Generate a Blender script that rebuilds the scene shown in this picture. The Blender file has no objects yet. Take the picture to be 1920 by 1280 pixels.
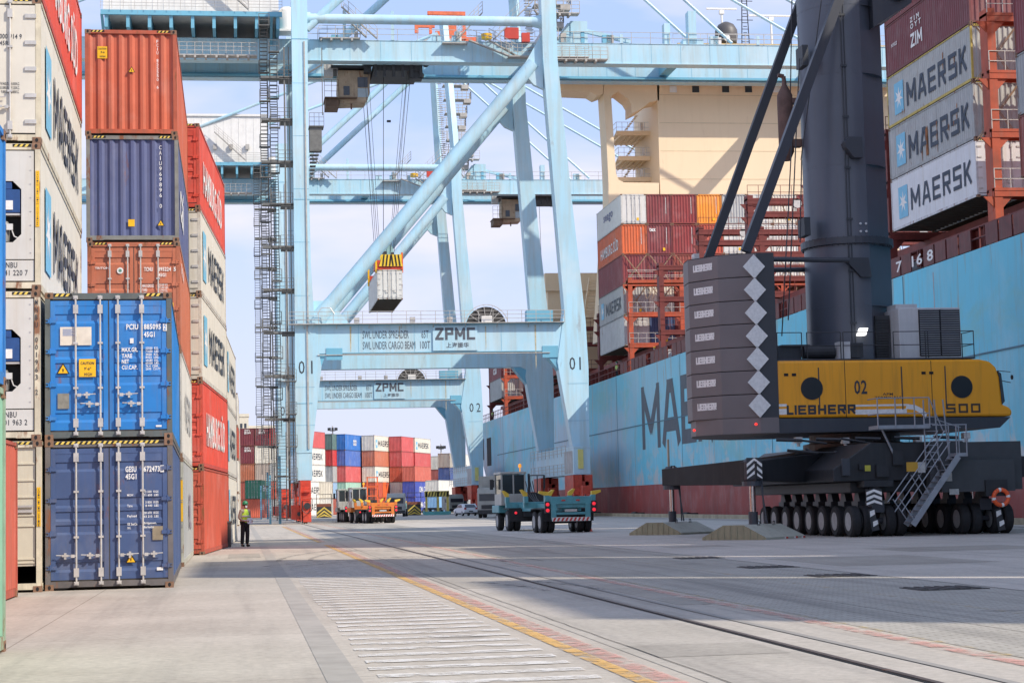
import bpy, bmesh, math, random
from mathutils import Vector, Matrix
R=math.radians
random.seed(7)
SC=bpy.context.scene
COL=SC.collection
# ------------------------------------------------------------------ camera
def _basis():
    cx,cy,F=960.,640.,3500.
    ray=lambda x,y: Vector((x-cx,cy-y,-F))
    fy=ray(451,953).normalized()
    p2=ray(1451,953-23.2)
    up=p2.cross(fy).normalized()
    if up.y<0: up=-up
    return fy.cross(up), fy, up
_rx,_fy,_up=_basis()
CAMR=Matrix((_rx,_fy,_up))            # camera axes -> world
cam=bpy.data.cameras.new('camera'); camo=bpy.data.objects.new('camera',cam); COL.objects.link(camo)
cam.sensor_width=36; cam.lens=3500/1920*36; cam.clip_end=6000; cam.clip_start=.1
camo.matrix_world=Matrix.Translation((0,0,1.5))@CAMR.to_4x4()
SC.camera=camo
def P(x,y,Y):                          # point of the place, Y metres ahead, that the photo shows at x,y
    d=CAMR@Vector((x-960,640-y,-3500)); return Vector((0,0,1.5))+d*(Y/d.y)
def PX(x,y,X):
    d=CAMR@Vector((x-960,640-y,-3500)); return Vector((0,0,1.5))+d*(X/d.x)
def G(x,y):
    d=CAMR@Vector((x-960,640-y,-3500)); return Vector((0,0,1.5))+d*(-1.5/d.z)
# ------------------------------------------------------------------ light
SUN=Vector((.62,-.47,.65)).normalized()
w=bpy.data.worlds.new('World'); SC.world=w; w.use_nodes=True
nt=w.node_tree; nt.nodes.clear()
def N(nt,t,**k):
    n=nt.nodes.new(t)
    for a,b in k.items():
        if a=='i':
            for q,v in b.items(): n.inputs[q].default_value=v
        else: setattr(n,a,b)
    return n
sky=N(nt,'ShaderNodeTexSky',sky_type='NISHITA',sun_disc=False,sun_elevation=math.asin(SUN.z),sun_rotation=math.atan2(SUN.x,SUN.y),air_density=1.0,dust_density=1.6,ozone_density=1.2)
tc=N(nt,'ShaderNodeTexCoord'); mp=N(nt,'ShaderNodeMapping'); mp.inputs['Scale'].default_value=(1.6,1.6,5.5)
n1=N(nt,'ShaderNodeTexNoise',i={'Scale':2.6,'Detail':5,'Roughness':.5,'Distortion':.25})
rp=N(nt,'ShaderNodeValToRGB'); rp.color_ramp.elements[0].position=.47; rp.color_ramp.elements[0].color=(0,0,0,1); rp.color_ramp.elements[1].position=.68; rp.color_ramp.elements[1].color=(.8,.8,.8,1)
cl=N(nt,'ShaderNodeMix',data_type='RGBA'); cl.inputs[7].default_value=(6.9,6.6,7.5,1)
bg=N(nt,'ShaderNodeBackground'); bg.inputs[1].default_value=.115
ow=N(nt,'ShaderNodeOutputWorld')
sep=N(nt,'ShaderNodeSeparateXYZ'); hz=N(nt,'ShaderNodeMapRange',i={1:0.0,2:.22,3:.62,4:.0}); mx=N(nt,'ShaderNodeMath',operation='MAXIMUM')
L=nt.links.new
L(tc.outputs['Generated'],mp.inputs[0]); L(mp.outputs[0],n1.inputs[0]); L(n1.outputs[0],rp.inputs[0])
L(tc.outputs['Generated'],sep.inputs[0]); L(sep.outputs[2],hz.inputs[0]); L(hz.outputs[0],mx.inputs[0]); L(rp.outputs[0],mx.inputs[1])
L(mx.outputs[0],cl.inputs[0]); tn=N(nt,'ShaderNodeMix',data_type='RGBA'); tn.inputs[0].default_value=.7; tn.inputs[7].default_value=(4.2,5.5,8.7,1); L(sky.outputs[0],tn.inputs[6]); L(tn.outputs[2],cl.inputs[6]); L(cl.outputs[2],bg.inputs[0]); L(bg.outputs[0],ow.inputs[0])
sl=bpy.data.lights.new('sun','SUN'); sl.energy=4.0; sl.angle=R(.53); sl.color=(1,.905,.775)
so=bpy.data.objects.new('sun',sl); COL.objects.link(so); so.rotation_euler=SUN.to_track_quat('Z','Y').to_euler(); so.location=(0,0,80)
SC.view_settings.view_transform='Standard'; SC.view_settings.look='None'; SC.view_settings.exposure=.32; SC.view_settings.gamma=1
SC.render.engine='CYCLES'; SC.cycles.max_bounces=5
# ------------------------------------------------------------------ materials
MATS={}
def mat(name,col=None,rough=.55,metal=0,wear=0,var=.12,vs=1.5,streak=0,rust=0,bump=0,emit=0,alpha=None,spec=.5,dirt=(.16,.13,.10),sc=1,fade=0):
    if name in MATS: return MATS[name]
    m=bpy.data.materials.new(name); m.use_nodes=True; nt=m.node_tree; nt.nodes.clear(); L=nt.links.new
    out=N(nt,'ShaderNodeOutputMaterial'); b=N(nt,'ShaderNodeBsdfPrincipled',i={'Roughness':rough,'Metallic':metal})
    b.inputs['Specular IOR Level'].default_value=spec
    L(b.outputs[0],out.inputs[0])
    tc=N(nt,'ShaderNodeTexCoord'); oi=N(nt,'ShaderNodeObjectInfo')
    off=N(nt,'ShaderNodeVectorMath',operation='ADD'); mul=N(nt,'ShaderNodeMath',operation='MULTIPLY',i={1:37.})
    L(oi.outputs['Random'],mul.inputs[0]); L(tc.outputs['Object'],off.inputs[0]); L(mul.outputs[0],off.inputs[1])
    co=off.outputs[0]
    if col is None: base=oi.outputs['Color']
    else:
        c=N(nt,'ShaderNodeRGB'); c.outputs[0].default_value=(*col,1); base=c.outputs[0]
    if var:
        n=N(nt,'ShaderNodeTexNoise',i={'Scale':vs*sc,'Detail':6,'Roughness':.6}); L(co,n.inputs[0])
        mr=N(nt,'ShaderNodeMapRange',i={1:.3,2:.7,3:1-var,4:1+var}); L(n.outputs[0],mr.inputs[0])
        mm=N(nt,'ShaderNodeMix',data_type='RGBA',blend_type='MULTIPLY'); mm.inputs[0].default_value=1
        L(base,mm.inputs[6]); L(mr.outputs[0],mm.inputs[7]); base=mm.outputs[2]
    def layer(base,scale3,thr,width,amt,color,detail=5):
        mp=N(nt,'ShaderNodeMapping'); mp.inputs['Scale'].default_value=scale3; L(co,mp.inputs[0])
        n=N(nt,'ShaderNodeTexNoise',i={'Scale':1.,'Detail':detail,'Roughness':.65}); L(mp.outputs[0],n.inputs[0])
        mr=N(nt,'ShaderNodeMapRange',i={1:thr,2:thr+width,3:0,4:amt}); L(n.outputs[0],mr.inputs[0])
        mm=N(nt,'ShaderNodeMix',data_type='RGBA'); L(mr.outputs[0],mm.inputs[0]); L(base,mm.inputs[6]); mm.inputs[7].default_value=(*color,1)
        return mm.outputs[2]
    if fade: base=layer(base,(.7*sc,.7*sc,.5*sc),.5-wear,.25-wear,fade,(.75,.72,.68))
    if streak: base=layer(base,(5*sc,5*sc,.35*sc),.5-wear,.22,streak,dirt)
    if rust:
        base=layer(base,(3.2*sc,3.2*sc,.9*sc),.66-.06*rust,.07,min(.9,rust),(.22,.075,.025),8)
    L(base,b.inputs['Base Color'])
    if bump:
        n=N(nt,'ShaderNodeTexNoise',i={'Scale':bump,'Detail':4}); L(co,n.inputs[0])
        bp=N(nt,'ShaderNodeBump',i={'Strength':.25,'Distance':.02}); L(n.outputs[0],bp.inputs['Height']); L(bp.outputs[0],b.inputs['Normal'])
    if emit:
        b.inputs['Emission Color'].default_value=(*col,1); b.inputs['Emission Strength'].default_value=emit
    MATS[name]=m; return m
PAINT=mat('container_paint',None,.5,var=.10,vs=1.2,streak=.30,rust=.55,fade=.12,bump=3)
PAINTR=mat('container_frame_paint',None,.6,var=.2,vs=3,streak=.35,rust=1.4)
REEF=mat('reefer_paint',None,.5,var=.06,streak=.28,rust=.35,dirt=(.42,.33,.2),bump=2)
CAST=mat('corner_casting',(.23,.13,.08),.8,var=.3,vs=8,rust=.8)
BLK=mat('black_gap',(.012,.012,.013),.8,var=0)
DARK=mat('dark_steel',(.03,.032,.036),.5,var=.15,streak=.15)
GALV=mat('galvanised_steel',(.55,.53,.5),.45,.3,var=.15,vs=6,rust=.4)
RUB=mat('rubber',(.018,.018,.02),.8,var=.25,vs=8)
WHT=mat('white_lettering',(.78,.77,.74),.6,var=.12,vs=9)
INK=mat('dark_lettering',(.035,.04,.05),.6,var=.2,vs=6)
GRYI=mat('grey_lettering',(.06,.07,.085),.6,var=.25,vs=3)
YEL=mat('yellow_sign',(.85,.48,.01),.5,var=.08,vs=8)
WOODF=mat('container_floor',(.12,.1,.08),.8)
# ------------------------------------------------------------------ builders
_txt={}
def textmesh(s,bold):
    k=(s,bold)
    if k in _txt: return _txt[k]
    c=bpy.data.curves.new('t','FONT'); c.body=s; c.size=1; c.resolution_u=2; c.offset=bold; c.space_character=1.08 if bold else 1.0; c.space_line=.95
    o=bpy.data.objects.new('t',c)
    me=bpy.data.meshes.new_from_object(o)
    vs=[v.co.copy() for v in me.vertices]; fs=[tuple(p.vertices) for p in me.polygons]
    bpy.data.objects.remove(o); bpy.data.curves.remove(c); bpy.data.meshes.remove(me)
    x0=min(v.x for v in vs); x1=max(v.x for v in vs); y0=min(v.y for v in vs); y1=max(v.y for v in vs)
    vs=[((v.x-x0),(v.y-y0)) for v in vs]
    _txt[k]=(vs,fs,x1-x0,y1-y0); return _txt[k]
_e=.1
FW={'M':1.0,'I':.12,'K':.75,'A':.85,'L':.6,'N':.85,'1':.12,'J':.6}
FONT={'M':[(.1,.1,.1,.9),(.9,.1,.9,.9),(.12,.88,.5,.3),(.88,.88,.5,.3)],
'A':[(.08,.04,.42,.94),(.92,.04,.58,.94),(.28,.32,.72,.32),(.42,.9,.58,.9)],
'E':[(.12,.1,.12,.9),(.12,.9,.88,.9),(.12,.5,.8,.5),(.12,.1,.88,.1)],
'R':[(.12,.1,.12,.9),(.12,.9,.85,.9),(.85,.9,.85,.5),(.12,.48,.85,.48),(.5,.44,.86,.04)],
'S':[(.12,.9,.88,.9),(.12,.9,.12,.5),(.12,.5,.88,.5),(.88,.5,.88,.1),(.12,.1,.88,.1)],
'K':[(.12,.1,.12,.9),(.2,.45,.82,.94),(.36,.56,.86,.06)],
'Z':[(.12,.9,.88,.9),(.84,.84,.16,.16),(.12,.1,.88,.1)],'I':[(.5,.1,.5,.9)],
'P':[(.12,.1,.12,.9),(.12,.9,.88,.9),(.88,.9,.88,.5),(.12,.5,.88,.5)],
'C':[(.12,.1,.12,.9),(.12,.9,.88,.9),(.12,.1,.88,.1)],
'L':[(.12,.1,.12,.9),(.12,.1,.88,.1)],
'B':[(.12,.1,.12,.9),(.12,.9,.84,.9),(.86,.85,.86,.15),(.12,.5,.8,.5),(.12,.1,.84,.1)],
'H':[(.12,.1,.12,.9),(.88,.1,.88,.9),(.12,.5,.88,.5)],
'5':[(.12,.9,.88,.9),(.12,.9,.12,.5),(.12,.5,.88,.5),(.88,.5,.88,.1),(.12,.1,.88,.1)],
'0':[(.12,.1,.12,.9),(.12,.9,.88,.9),(.12,.1,.88,.1),(.88,.1,.88,.9)],
'1':[(.5,.1,.5,.9)],'2':[(.12,.9,.88,.9),(.88,.9,.88,.5),(.12,.5,.88,.5),(.12,.5,.12,.1),(.12,.1,.88,.1)],
'T':[(.12,.9,.88,.9),(.5,.1,.5,.84)],'N':[(.12,.1,.12,.9),(.88,.1,.88,.9),(.16,.85,.84,.15)],
'4':[(.12,.9,.12,.4),(.12,.4,.88,.4),(.75,.1,.75,.9)]}
class MB:
    def __init__(s): s.v=[];s.f=[];s.m=[];s.T=None
    def add(s,vs,fs,m=0):
        n=len(s.v)
        s.v+= [tuple(s.T@Vector(v)) for v in vs] if s.T else [tuple(v) for v in vs]
        for f in fs: s.f.append(tuple(i+n for i in f)); s.m.append(m)
    def box(s,x0,x1,y0,y1,z0,z1,m=0):
        if x0>x1:x0,x1=x1,x0
        if y0>y1:y0,y1=y1,y0
        if z0>z1:z0,z1=z1,z0
        s.add([(x0,y0,z0),(x1,y0,z0),(x1,y1,z0),(x0,y1,z0),(x0,y0,z1),(x1,y0,z1),(x1,y1,z1),(x0,y1,z1)],
              [(0,3,2,1),(4,5,6,7),(0,1,5,4),(1,2,6,5),(2,3,7,6),(3,0,4,7)],m)
    def beam(s,p,q,w,h=None,m=0):
        p=Vector(p);q=Vector(q);h=h or w;d=(q-p).normalized()
        u=d.cross(Vector((0,0,1)))
        if u.length<1e-3: u=Vector((1,0,0))
        u.normalize(); v=u.cross(d)
        vs=[];
        for c in (p,q):
            for a,b in ((-1,-1),(1,-1),(1,1),(-1,1)): vs.append(c+u*a*w/2+v*b*h/2)
        s.add(vs,[(0,1,2,3),(7,6,5,4),(0,4,5,1),(1,5,6,2),(2,6,7,3),(3,7,4,0)],m)
    def tube(s,p,q,r,n=8,r2=None,m=0,cap=True):
        p=Vector(p);q=Vector(q);r2=r if r2 is None else r2;d=(q-p).normalized()
        u=d.cross(Vector((0,0,1)))
        if u.length<1e-3: u=Vector((1,0,0))
        u.normalize(); v=u.cross(d); vs=[]
        for c,rr in ((p,r),(q,r2)):
            for i in range(n):
                a=2*math.pi*i/n; vs.append(c+u*math.cos(a)*rr+v*math.sin(a)*rr)
        fs=[(i,i+n,(i+1)%n+n,(i+1)%n) for i in range(n)]
        if cap: fs+=[tuple(range(n)),tuple(range(2*n-1,n-1,-1))]
        s.add(vs,fs,m)
    def path(s,pts,r,n=6,m=0):
        for a,b in zip(pts,pts[1:]): s.tube(a,b,r,n,m=m)
    def prism(s,pts,axis,a,b,m=0):
        """pts in the two other axes (cyclic order x,y,z without axis)"""
        def mk(p,c):
            return {'x':(c,p[0],p[1]),'y':(p[0],c,p[1]),'z':(p[0],p[1],c)}[axis]
        n=len(pts); vs=[mk(p,a) for p in pts]+[mk(p,b) for p in pts]
        ar=sum(pts[i][0]*pts[(i+1)%n][1]-pts[(i+1)%n][0]*pts[i][1] for i in range(n))
        fs=[(i,(i+1)%n,(i+1)%n+n,i+n) for i in range(n)]+[tuple(range(n-1,-1,-1)),tuple(range(n,2*n))]
        flip=(ar<0) ^ (axis=='y') ^ (b<a)
        if flip: fs=[tuple(reversed(f)) for f in fs]
        s.add(vs,fs,m)
    def lathe(s,prof,c,axis='z',n=20,m=0):
        """prof: list of (r, h) along axis from centre c"""
        vs=[]
        for r,h in prof:
            for i in range(n):
                a=2*math.pi*i/n; ca,sa=r*math.cos(a),r*math.sin(a)
                vs.append({'z':(c[0]+ca,c[1]+sa,c[2]+h),'x':(c[0]+h,c[1]+ca,c[2]+sa),'y':(c[0]+sa,c[1]+h,c[2]+ca)}[axis])
        fs=[]
        for k in range(len(prof)-1):
            for i in range(n):
                a=k*n+i;b=k*n+(i+1)%n; fs.append((a,b,b+n,a+n))
        fs.append(tuple(range(n-1,-1,-1))); k=(len(prof)-1)*n; fs.append(tuple(range(k,k+n)))
        s.add(vs,fs,m)
    def quad(s,pts,m=0): s.add(pts,[tuple(range(len(pts)))],m)
    def text(s,t,o,ux,uy,w=None,h=None,bold=0,m=0):
        vs,fs,W,H=textmesh(t,bold); o=Vector(o);ux=Vector(ux);uy=Vector(uy)
        if h is None: h=w*H/W
        sy=h/H; sx=(w/W) if w else sy
        s.add([o+ux*(x*sx)+uy*(y*sy) for x,y in vs],fs,m)
    def block(s,t,o,ux,uy,w,h,th=.2,m=0,gap=.22,nrm=None):
        """squared block capitals made of strokes"""
        o=Vector(o);ux=Vector(ux);uy=Vector(uy);nn=ux.cross(uy)
        tot=sum(FW.get(c,.8) for c in t)+gap*(len(t)-1); k=w/tot; x=0; lay=0
        for ch in t:
            cw=FW.get(ch,.8)
            for (a,b_,c,d) in FONT.get(ch,[]):
                lay+=1
                p=Vector((a*cw,b_)); q=Vector((c*cw,d)); dd=Vector(((q.x-p.x)*k,(q.y-p.y)*h)); dd.normalize(); n=Vector((-dd.y,dd.x))*th*h/2
                e=dd*th*h/2 if (abs(dd.x)<.01 or abs(dd.y)<.01) else dd*th*h*.15
                P0=Vector(((x+p.x)*k,p.y*h))-e; P1=Vector(((x+q.x)*k,q.y*h))+e
                s.add([o+ux*v.x+uy*v.y+nn*(lay%5)*.0012 for v in (P0-n,P1-n,P1+n,P0+n)],[(0,1,2,3)],m)
            x+=cw+gap
    def build(s,name,mats,parent=None,smooth=False,color=None,bevel=0,sharp=35,**k):
        me=bpy.data.meshes.new(name); me.from_pydata(s.v,[],s.f)
        if not isinstance(mats,(list,tuple)): mats=[mats]
        for a in mats: me.materials.append(a)
        if len(mats)>1: me.polygons.foreach_set('material_index',s.m)
        if smooth: 
            me.polygons.foreach_set('use_smooth',[True]*len(s.f))
            try: me.set_sharp_from_angle(angle=R(sharp))
            except Exception: pass
        me.update()
        o=bpy.data.objects.new(name,me); COL.objects.link(o)
        if parent: o.parent=parent
        if color: o.color=(*color,1)
        if bevel:
            md=o.modifiers.new('bevel','BEVEL'); md.width=bevel; md.segments=2; md.limit_method='ANGLE'
        for a,b in k.items(): o[a]=b
        return o
def thing(name,label,cat,loc=(0,0,0),rz=0,group=None):
    o=bpy.data.objects.new(name,None); COL.objects.link(o); o.location=loc; o.rotation_euler=(0,0,rz); o.empty_display_size=.3
    o['label']=label; o['category']=cat
    if group: o['group']=group
    return o
def tag(o,label,cat,group=None):
    o['label']=label;o['category']=cat
    if group:o['group']=group
    return o
def copy_tree(o,parent=None):
    c=o.copy(); COL.objects.link(c); c.parent=parent
    for ch in list(o.children): copy_tree(ch,c)
    return c
def setcol(o,col):
    o.color=(*col,1)
    for c in o.children: setcol(c,col)
def child(src,name,parent,color=None):
    c=bpy.data.objects.new(name,src); COL.objects.link(c); c.parent=parent
    if color: c.color=(*color,1)
    return c
# ------------------------------------------------------------------ ground
def ground_mat(name,c0,c1,jx=0,jy=0,paver=False,stain=.5):
    m=bpy.data.materials.new(name); m.use_nodes=True; nt=m.node_tree; nt.nodes.clear(); L=nt.links.new
    out=N(nt,'ShaderNodeOutputMaterial'); b=N(nt,'ShaderNodeBsdfPrincipled',i={'Roughness':.85}); L(b.outputs[0],out.inputs[0])
    b.inputs['Specular IOR Level'].default_value=.25
    tc=N(nt,'ShaderNodeTexCoord'); co=tc.outputs['Object']
    a=N(nt,'ShaderNodeTexNoise',i={'Scale':.35,'Detail':8,'Roughness':.65}); L(co,a.inputs[0])
    mr=N(nt,'ShaderNodeMapRange',i={1:.35,2:.65}); L(a.outputs[0],mr.inputs[0])
    mx=N(nt,'ShaderNodeMix',data_type='RGBA'); L(mr.outputs[0],mx.inputs[0]); mx.inputs[6].default_value=(*c0,1); mx.inputs[7].default_value=(*c1,1)
    base=mx.outputs[2]
    # tyre wear running along the quay
    mp=N(nt,'ShaderNodeMapping'); mp.inputs['Scale'].default_value=(1.6,.05,1); L(co,mp.inputs[0])
    s=N(nt,'ShaderNodeTexNoise',i={'Scale':1,'Detail':6,'Roughness':.6}); L(mp.outputs[0],s.inputs[0])
    sr=N(nt,'ShaderNodeMapRange',i={1:.5,2:.75,3:0,4:stain}); L(s.outputs[0],sr.inputs[0])
    m2=N(nt,'ShaderNodeMix',data_type='RGBA'); L(sr.outputs[0],m2.inputs[0]); L(base,m2.inputs[6]); m2.inputs[7].default_value=(.11,.105,.1,1); base=m2.outputs[2]
    f=N(nt,'ShaderNodeTexNoise',i={'Scale':9,'Detail':10,'Roughness':.75}); L(co,f.inputs[0])
    fr=N(nt,'ShaderNodeMapRange',i={1:.3,2:.7,3:.78,4:1.2}); L(f.outputs[0],fr.inputs[0])
    m3=N(nt,'ShaderNodeMix',data_type='RGBA',blend_type='MULTIPLY'); m3.inputs[0].default_value=1; L(base,m3.inputs[6]); L(fr.outputs[0],m3.inputs[7]); base=m3.outputs[2]
    # oil spots
    v=N(nt,'ShaderNodeTexVoronoi',i={'Scale':.42}); nz=N(nt,'ShaderNodeTexNoise',i={'Scale':2.5,'Detail':4}); L(co,nz.inputs[0])
    vm=N(nt,'ShaderNodeMix',data_type='RGBA'); vm.inputs[0].default_value=.35; L(co,vm.inputs[6]); L(nz.outputs[1],vm.inputs[7]); L(vm.outputs[2],v.inputs[0])
    vr=N(nt,'ShaderNodeMapRange',i={1:.03,2:.11,3:.55,4:0}); L(v.outputs[0],vr.inputs[0])
    m4=N(nt,'ShaderNodeMix',data_type='RGBA'); L(vr.outputs[0],m4.inputs[0]); L(base,m4.inputs[6]); m4.inputs[7].default_value=(.09,.085,.08,1); base=m4.outputs[2]
    if paver or jx:
        br=N(nt,'ShaderNodeTexBrick',i={'Scale':1,'Mortar Size':.012 if paver else .012,'Brick Width':.24 if paver else jx,'Row Height':.12 if paver else jy,'Mortar Smooth':.1})
        br.offset=.5 if paver else 0
        br.inputs['Color1'].default_value=(1,1,1,1); br.inputs['Color2'].default_value=(.92,.92,.92,1) if paver else (.96,.96,.96,1); br.inputs['Mortar'].default_value=(.6,.59,.57,1)
        mpb=N(nt,'ShaderNodeMapping'); mpb.inputs['Location'].default_value=(2.6,1.3,0); L(co,mpb.inputs[0]); L(mpb.outputs[0],br.inputs[0])
        m5=N(nt,'ShaderNodeMix',data_type='RGBA',blend_type='MULTIPLY'); m5.inputs[0].default_value=.9; L(base,m5.inputs[6]); L(br.outputs[0],m5.inputs[7]); base=m5.outputs[2]
    L(base,b.inputs['Base Color'])
    bp=N(nt,'ShaderNodeBump',i={'Strength':.3,'Distance':.01}); L(f.outputs[0],bp.inputs['Height']); L(bp.outputs[0],b.inputs['Normal'])
    return m
CONC=ground_mat('worn_concrete',(.385,.345,.29),(.475,.43,.365),7,6,stain=.35)
CONC2=ground_mat('rail_track_concrete',(.365,.335,.285),(.45,.41,.355),4.6,5,stain=.5)
PAV=ground_mat('block_paving',(.35,.33,.285),(.42,.395,.345),paver=True,stain=.6)
ASPH=ground_mat('patched_concrete',(.42,.385,.335),(.50,.46,.405),9,5,stain=.35)
def sheet(name,x0,x1,y0,y1,z,m,**k):
    b=MB(); n=24; 
    b.quad([(x0,y0,z),(x1,y0,z),(x1,y1,z),(x0,y1,z)]); o=b.build(name,m); o['kind']='structure'
    return o
QX=34.3
b=MB(); b.box(-900,QX,-300,2600,-4,0); g=b.build('quay_ground',CONC); g['kind']='structure'
b=MB(); b.quad([(QX,-300,-2.4),(2500,-300,-2.4),(2500,2600,-2.4),(QX,2600,-2.4)]); 
WAT=mat('harbour_water',(.03,.06,.07),.12,var=.2,vs=.3,bump=1.5)
g=b.build('water',WAT); g['kind']='structure'
sheet('track_strip',3.75,6.45,-40,420,.004,CONC2)
sheet('paved_strip',6.95,11.6,-40,420,.004,PAV)
sheet('quay_lane',11.6,33.9,-40,420,.004,ASPH)
def wornpaint(name,col,keep):
    m=bpy.data.materials.new(name); m.use_nodes=True; nt=m.node_tree; nt.nodes.clear(); L=nt.links.new
    out=N(nt,'ShaderNodeOutputMaterial'); b=N(nt,'ShaderNodeBsdfPrincipled',i={'Roughness':.7}); t=N(nt,'ShaderNodeBsdfTransparent'); mx=N(nt,'ShaderNodeMixShader')
    b.inputs['Base Color'].default_value=(*col,1)
    tc=N(nt,'ShaderNodeTexCoord'); a=N(nt,'ShaderNodeTexNoise',i={'Scale':3.5,'Detail':9,'Roughness':.75}); L(tc.outputs['Object'],a.inputs[0])
    mr=N(nt,'ShaderNodeMapRange',i={1:.62-.3*keep,2:.78-.3*keep,3:0,4:min(1,.5+.5*keep)}); L(a.outputs[0],mr.inputs[0])
    L(mr.outputs[0],mx.inputs[0]); L(t.outputs[0],mx.inputs[1]); L(b.outputs[0],mx.inputs[2]); L(mx.outputs[0],out.inputs[0])
    return m
YLN=wornpaint('worn_yellow_line',(.64,.38,.11),.8); RLN=wornpaint('worn_red_line',(.58,.31,.25),.66); WLN=wornpaint('worn_white_line',(.66,.63,.58),.78); YL2=wornpaint('faded_yellow_line',(.6,.45,.2),.4)
DRK=mat('gutter_concrete',(.335,.31,.27),.85,var=.15,vs=2)
def marks(name,rects,z,m):
    b=MB()
    for x0,x1,y0,y1 in rects: b.quad([(x0,y0,z),(x1,y0,z),(x1,y1,z),(x0,y1,z)])
    o=b.build(name,m); o['kind']='structure'; return o
marks('gutter_channel',[(.72,1.02,-20,300)],.004,DRK)
marks('yellow_line',[(3.2,3.36,-20,74),(3.2,3.36,79,150)],.008,YLN)
marks('red_line',[(3.37,3.60,-20,74),(3.37,3.6,80,150)],.0085,RLN)
marks('red_line',[(6.62,6.82,-20,300)],.009,RLN); marks('yellow_line',[(6.83,6.98,-20,300)],.0095,YL2)
marks('yellow_line',[(9.35,9.47,-20,60)],.0098,YL2)
rects=[]; y=11.0
while y<53: rects.append((1.18+random.uniform(-.03,.03),3.02,y,y+.32)); y+=.78
marks('white_hatching',rects,.008,WLN)
CRK=mat('crack_dark',(.05,.047,.043),.95,var=0)  # near-black colour of the slab cracks
b=MB()
def crack(x,y0,y1,w,amp,z=.0105):
    pts=[];y=y0;xx=x
    while y<y1: pts.append((xx,y)); y+=random.uniform(.5,1.6); xx=x+random.uniform(-amp,amp)
    for (xa,ya),(xb,yb) in zip(pts,pts[1:]): b.quad([(xa-w/2,ya,z),(xa+w/2,ya,z),(xb+w/2,yb,z),(xb-w/2,yb,z)])
crack(3.9,8,95,.012,.015); crack(11.6,20,120,.03,.01); crack(6.45,40,120,.015,.02); crack(8.2,14,60,.012,.012)
o=b.build('slab_cracks',CRK); o['kind']='structure'
# crane rail: grooves either side of a steel head
RAIL=mat('rail_steel',(.12,.09,.07),.5,.5,var=.3,vs=5,rust=.8)
for X in (5.4,31.8):
    b=MB(); b.quad([(X-.06,-20,.0115),(X+.06,-20,.0115),(X+.06,420,.0115),(X-.06,420,.0115)])
    o=b.build('rail_groove',BLK); o['kind']='structure'
    b=MB(); b.box(X-.032,X+.032,-20,420,.0,.02); o=b.build('crane_rail',RAIL); o['kind']='structure'
b=MB()
for X in (5.95,): b.quad([(X-.05,-20,.0118),(X+.05,-20,.0118),(X+.05,60,.0118),(X-.05,60,.0118)])
o=b.build('cable_slot',mat('slot_grey',(.27,.255,.23),.9)); o['kind']='structure'
b=MB(); b.box(33.75,34.25,-60,420,0,.28); o=b.build('quay_kerb',mat('kerb_yellow',(.35,.3,.2),.8,var=.3,vs=.8)); o['kind']='structure'
PATCH=ground_mat('repair_patch',(.30,.275,.235),(.37,.34,.29),stain=.3)
b=MB()
for x0,x1,y0,y1 in ((3.75,5.1,33,41),(6.1,6.6,26,33),(-.4,.6,58,63),(12.5,16,38,44),(17,21,46,50),(13,15,56,58),(3.9,5.2,17.5,19)): b.quad([(x0,y0,.0065),(x1,y0,.0065),(x1,y1,.0065),(x0,y1,.0065)])
o=b.build('repair_patch',PATCH); o['kind']='structure'
TYR=mat('tyre_mark',(.15,.14,.13),.9,var=.3,vs=3)
def wornmark(name,keep):
    m=wornpaint(name,(.12,.115,.11),keep); return m
TY2=wornmark('tyre_mark_worn',.55); b=MB()
for cx_,cy_,r0,a0,a1 in ((4,48,2.6,-.2,1.5),(-1,31,6,.0,.5),(9,40,9,1.9,2.6),(16,52,14,2.6,3.1),(2,58,3.2,.2,1.7)):
    for dr in (0,.9):
        n=14
        for i in range(n):
            t0=a0+(a1-a0)*i/n; t1=a0+(a1-a0)*(i+1)/n; r=r0+dr
            b.quad([(cx_+r*math.cos(t0),cy_+r*1.6*math.sin(t0),.0125),(cx_+(r+.16)*math.cos(t0),cy_+(r+.16)*1.6*math.sin(t0),.0125),(cx_+(r+.16)*math.cos(t1),cy_+(r+.16)*1.6*math.sin(t1),.0125),(cx_+r*math.cos(t1),cy_+r*1.6*math.sin(t1),.0125)])
o=b.build('tyre_marks',TY2); o['kind']='structure'
# pit covers in the quay lane
PIT=mat('pit_cover',(.07,.065,.06),.7,.2,var=.3,vs=4)
for x,y in ((1770,1103),(1575,1079),(1440,1063),(1310,1046)):
    p=G(x,y); b=MB()
    b.box(-.55,.55,-.5,.5,0,.012)
    for i in range(6): b.box(-.5+i*.17,-.42+i*.17,-.45,.45,.012,.022)
    o=b.build('pit_cover',PIT); o.location=(p.x,p.y,.004); tag(o,['rusty pit cover nearest the right frame edge','pit cover second nearest the camera in the lane','pit cover third nearest the camera in the lane','pit cover farthest from the camera, before the outrigger pads'][((1770,1103),(1575,1079),(1440,1063),(1310,1046)).index((x,y))],'pit cover','pit covers in the quay lane')
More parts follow.
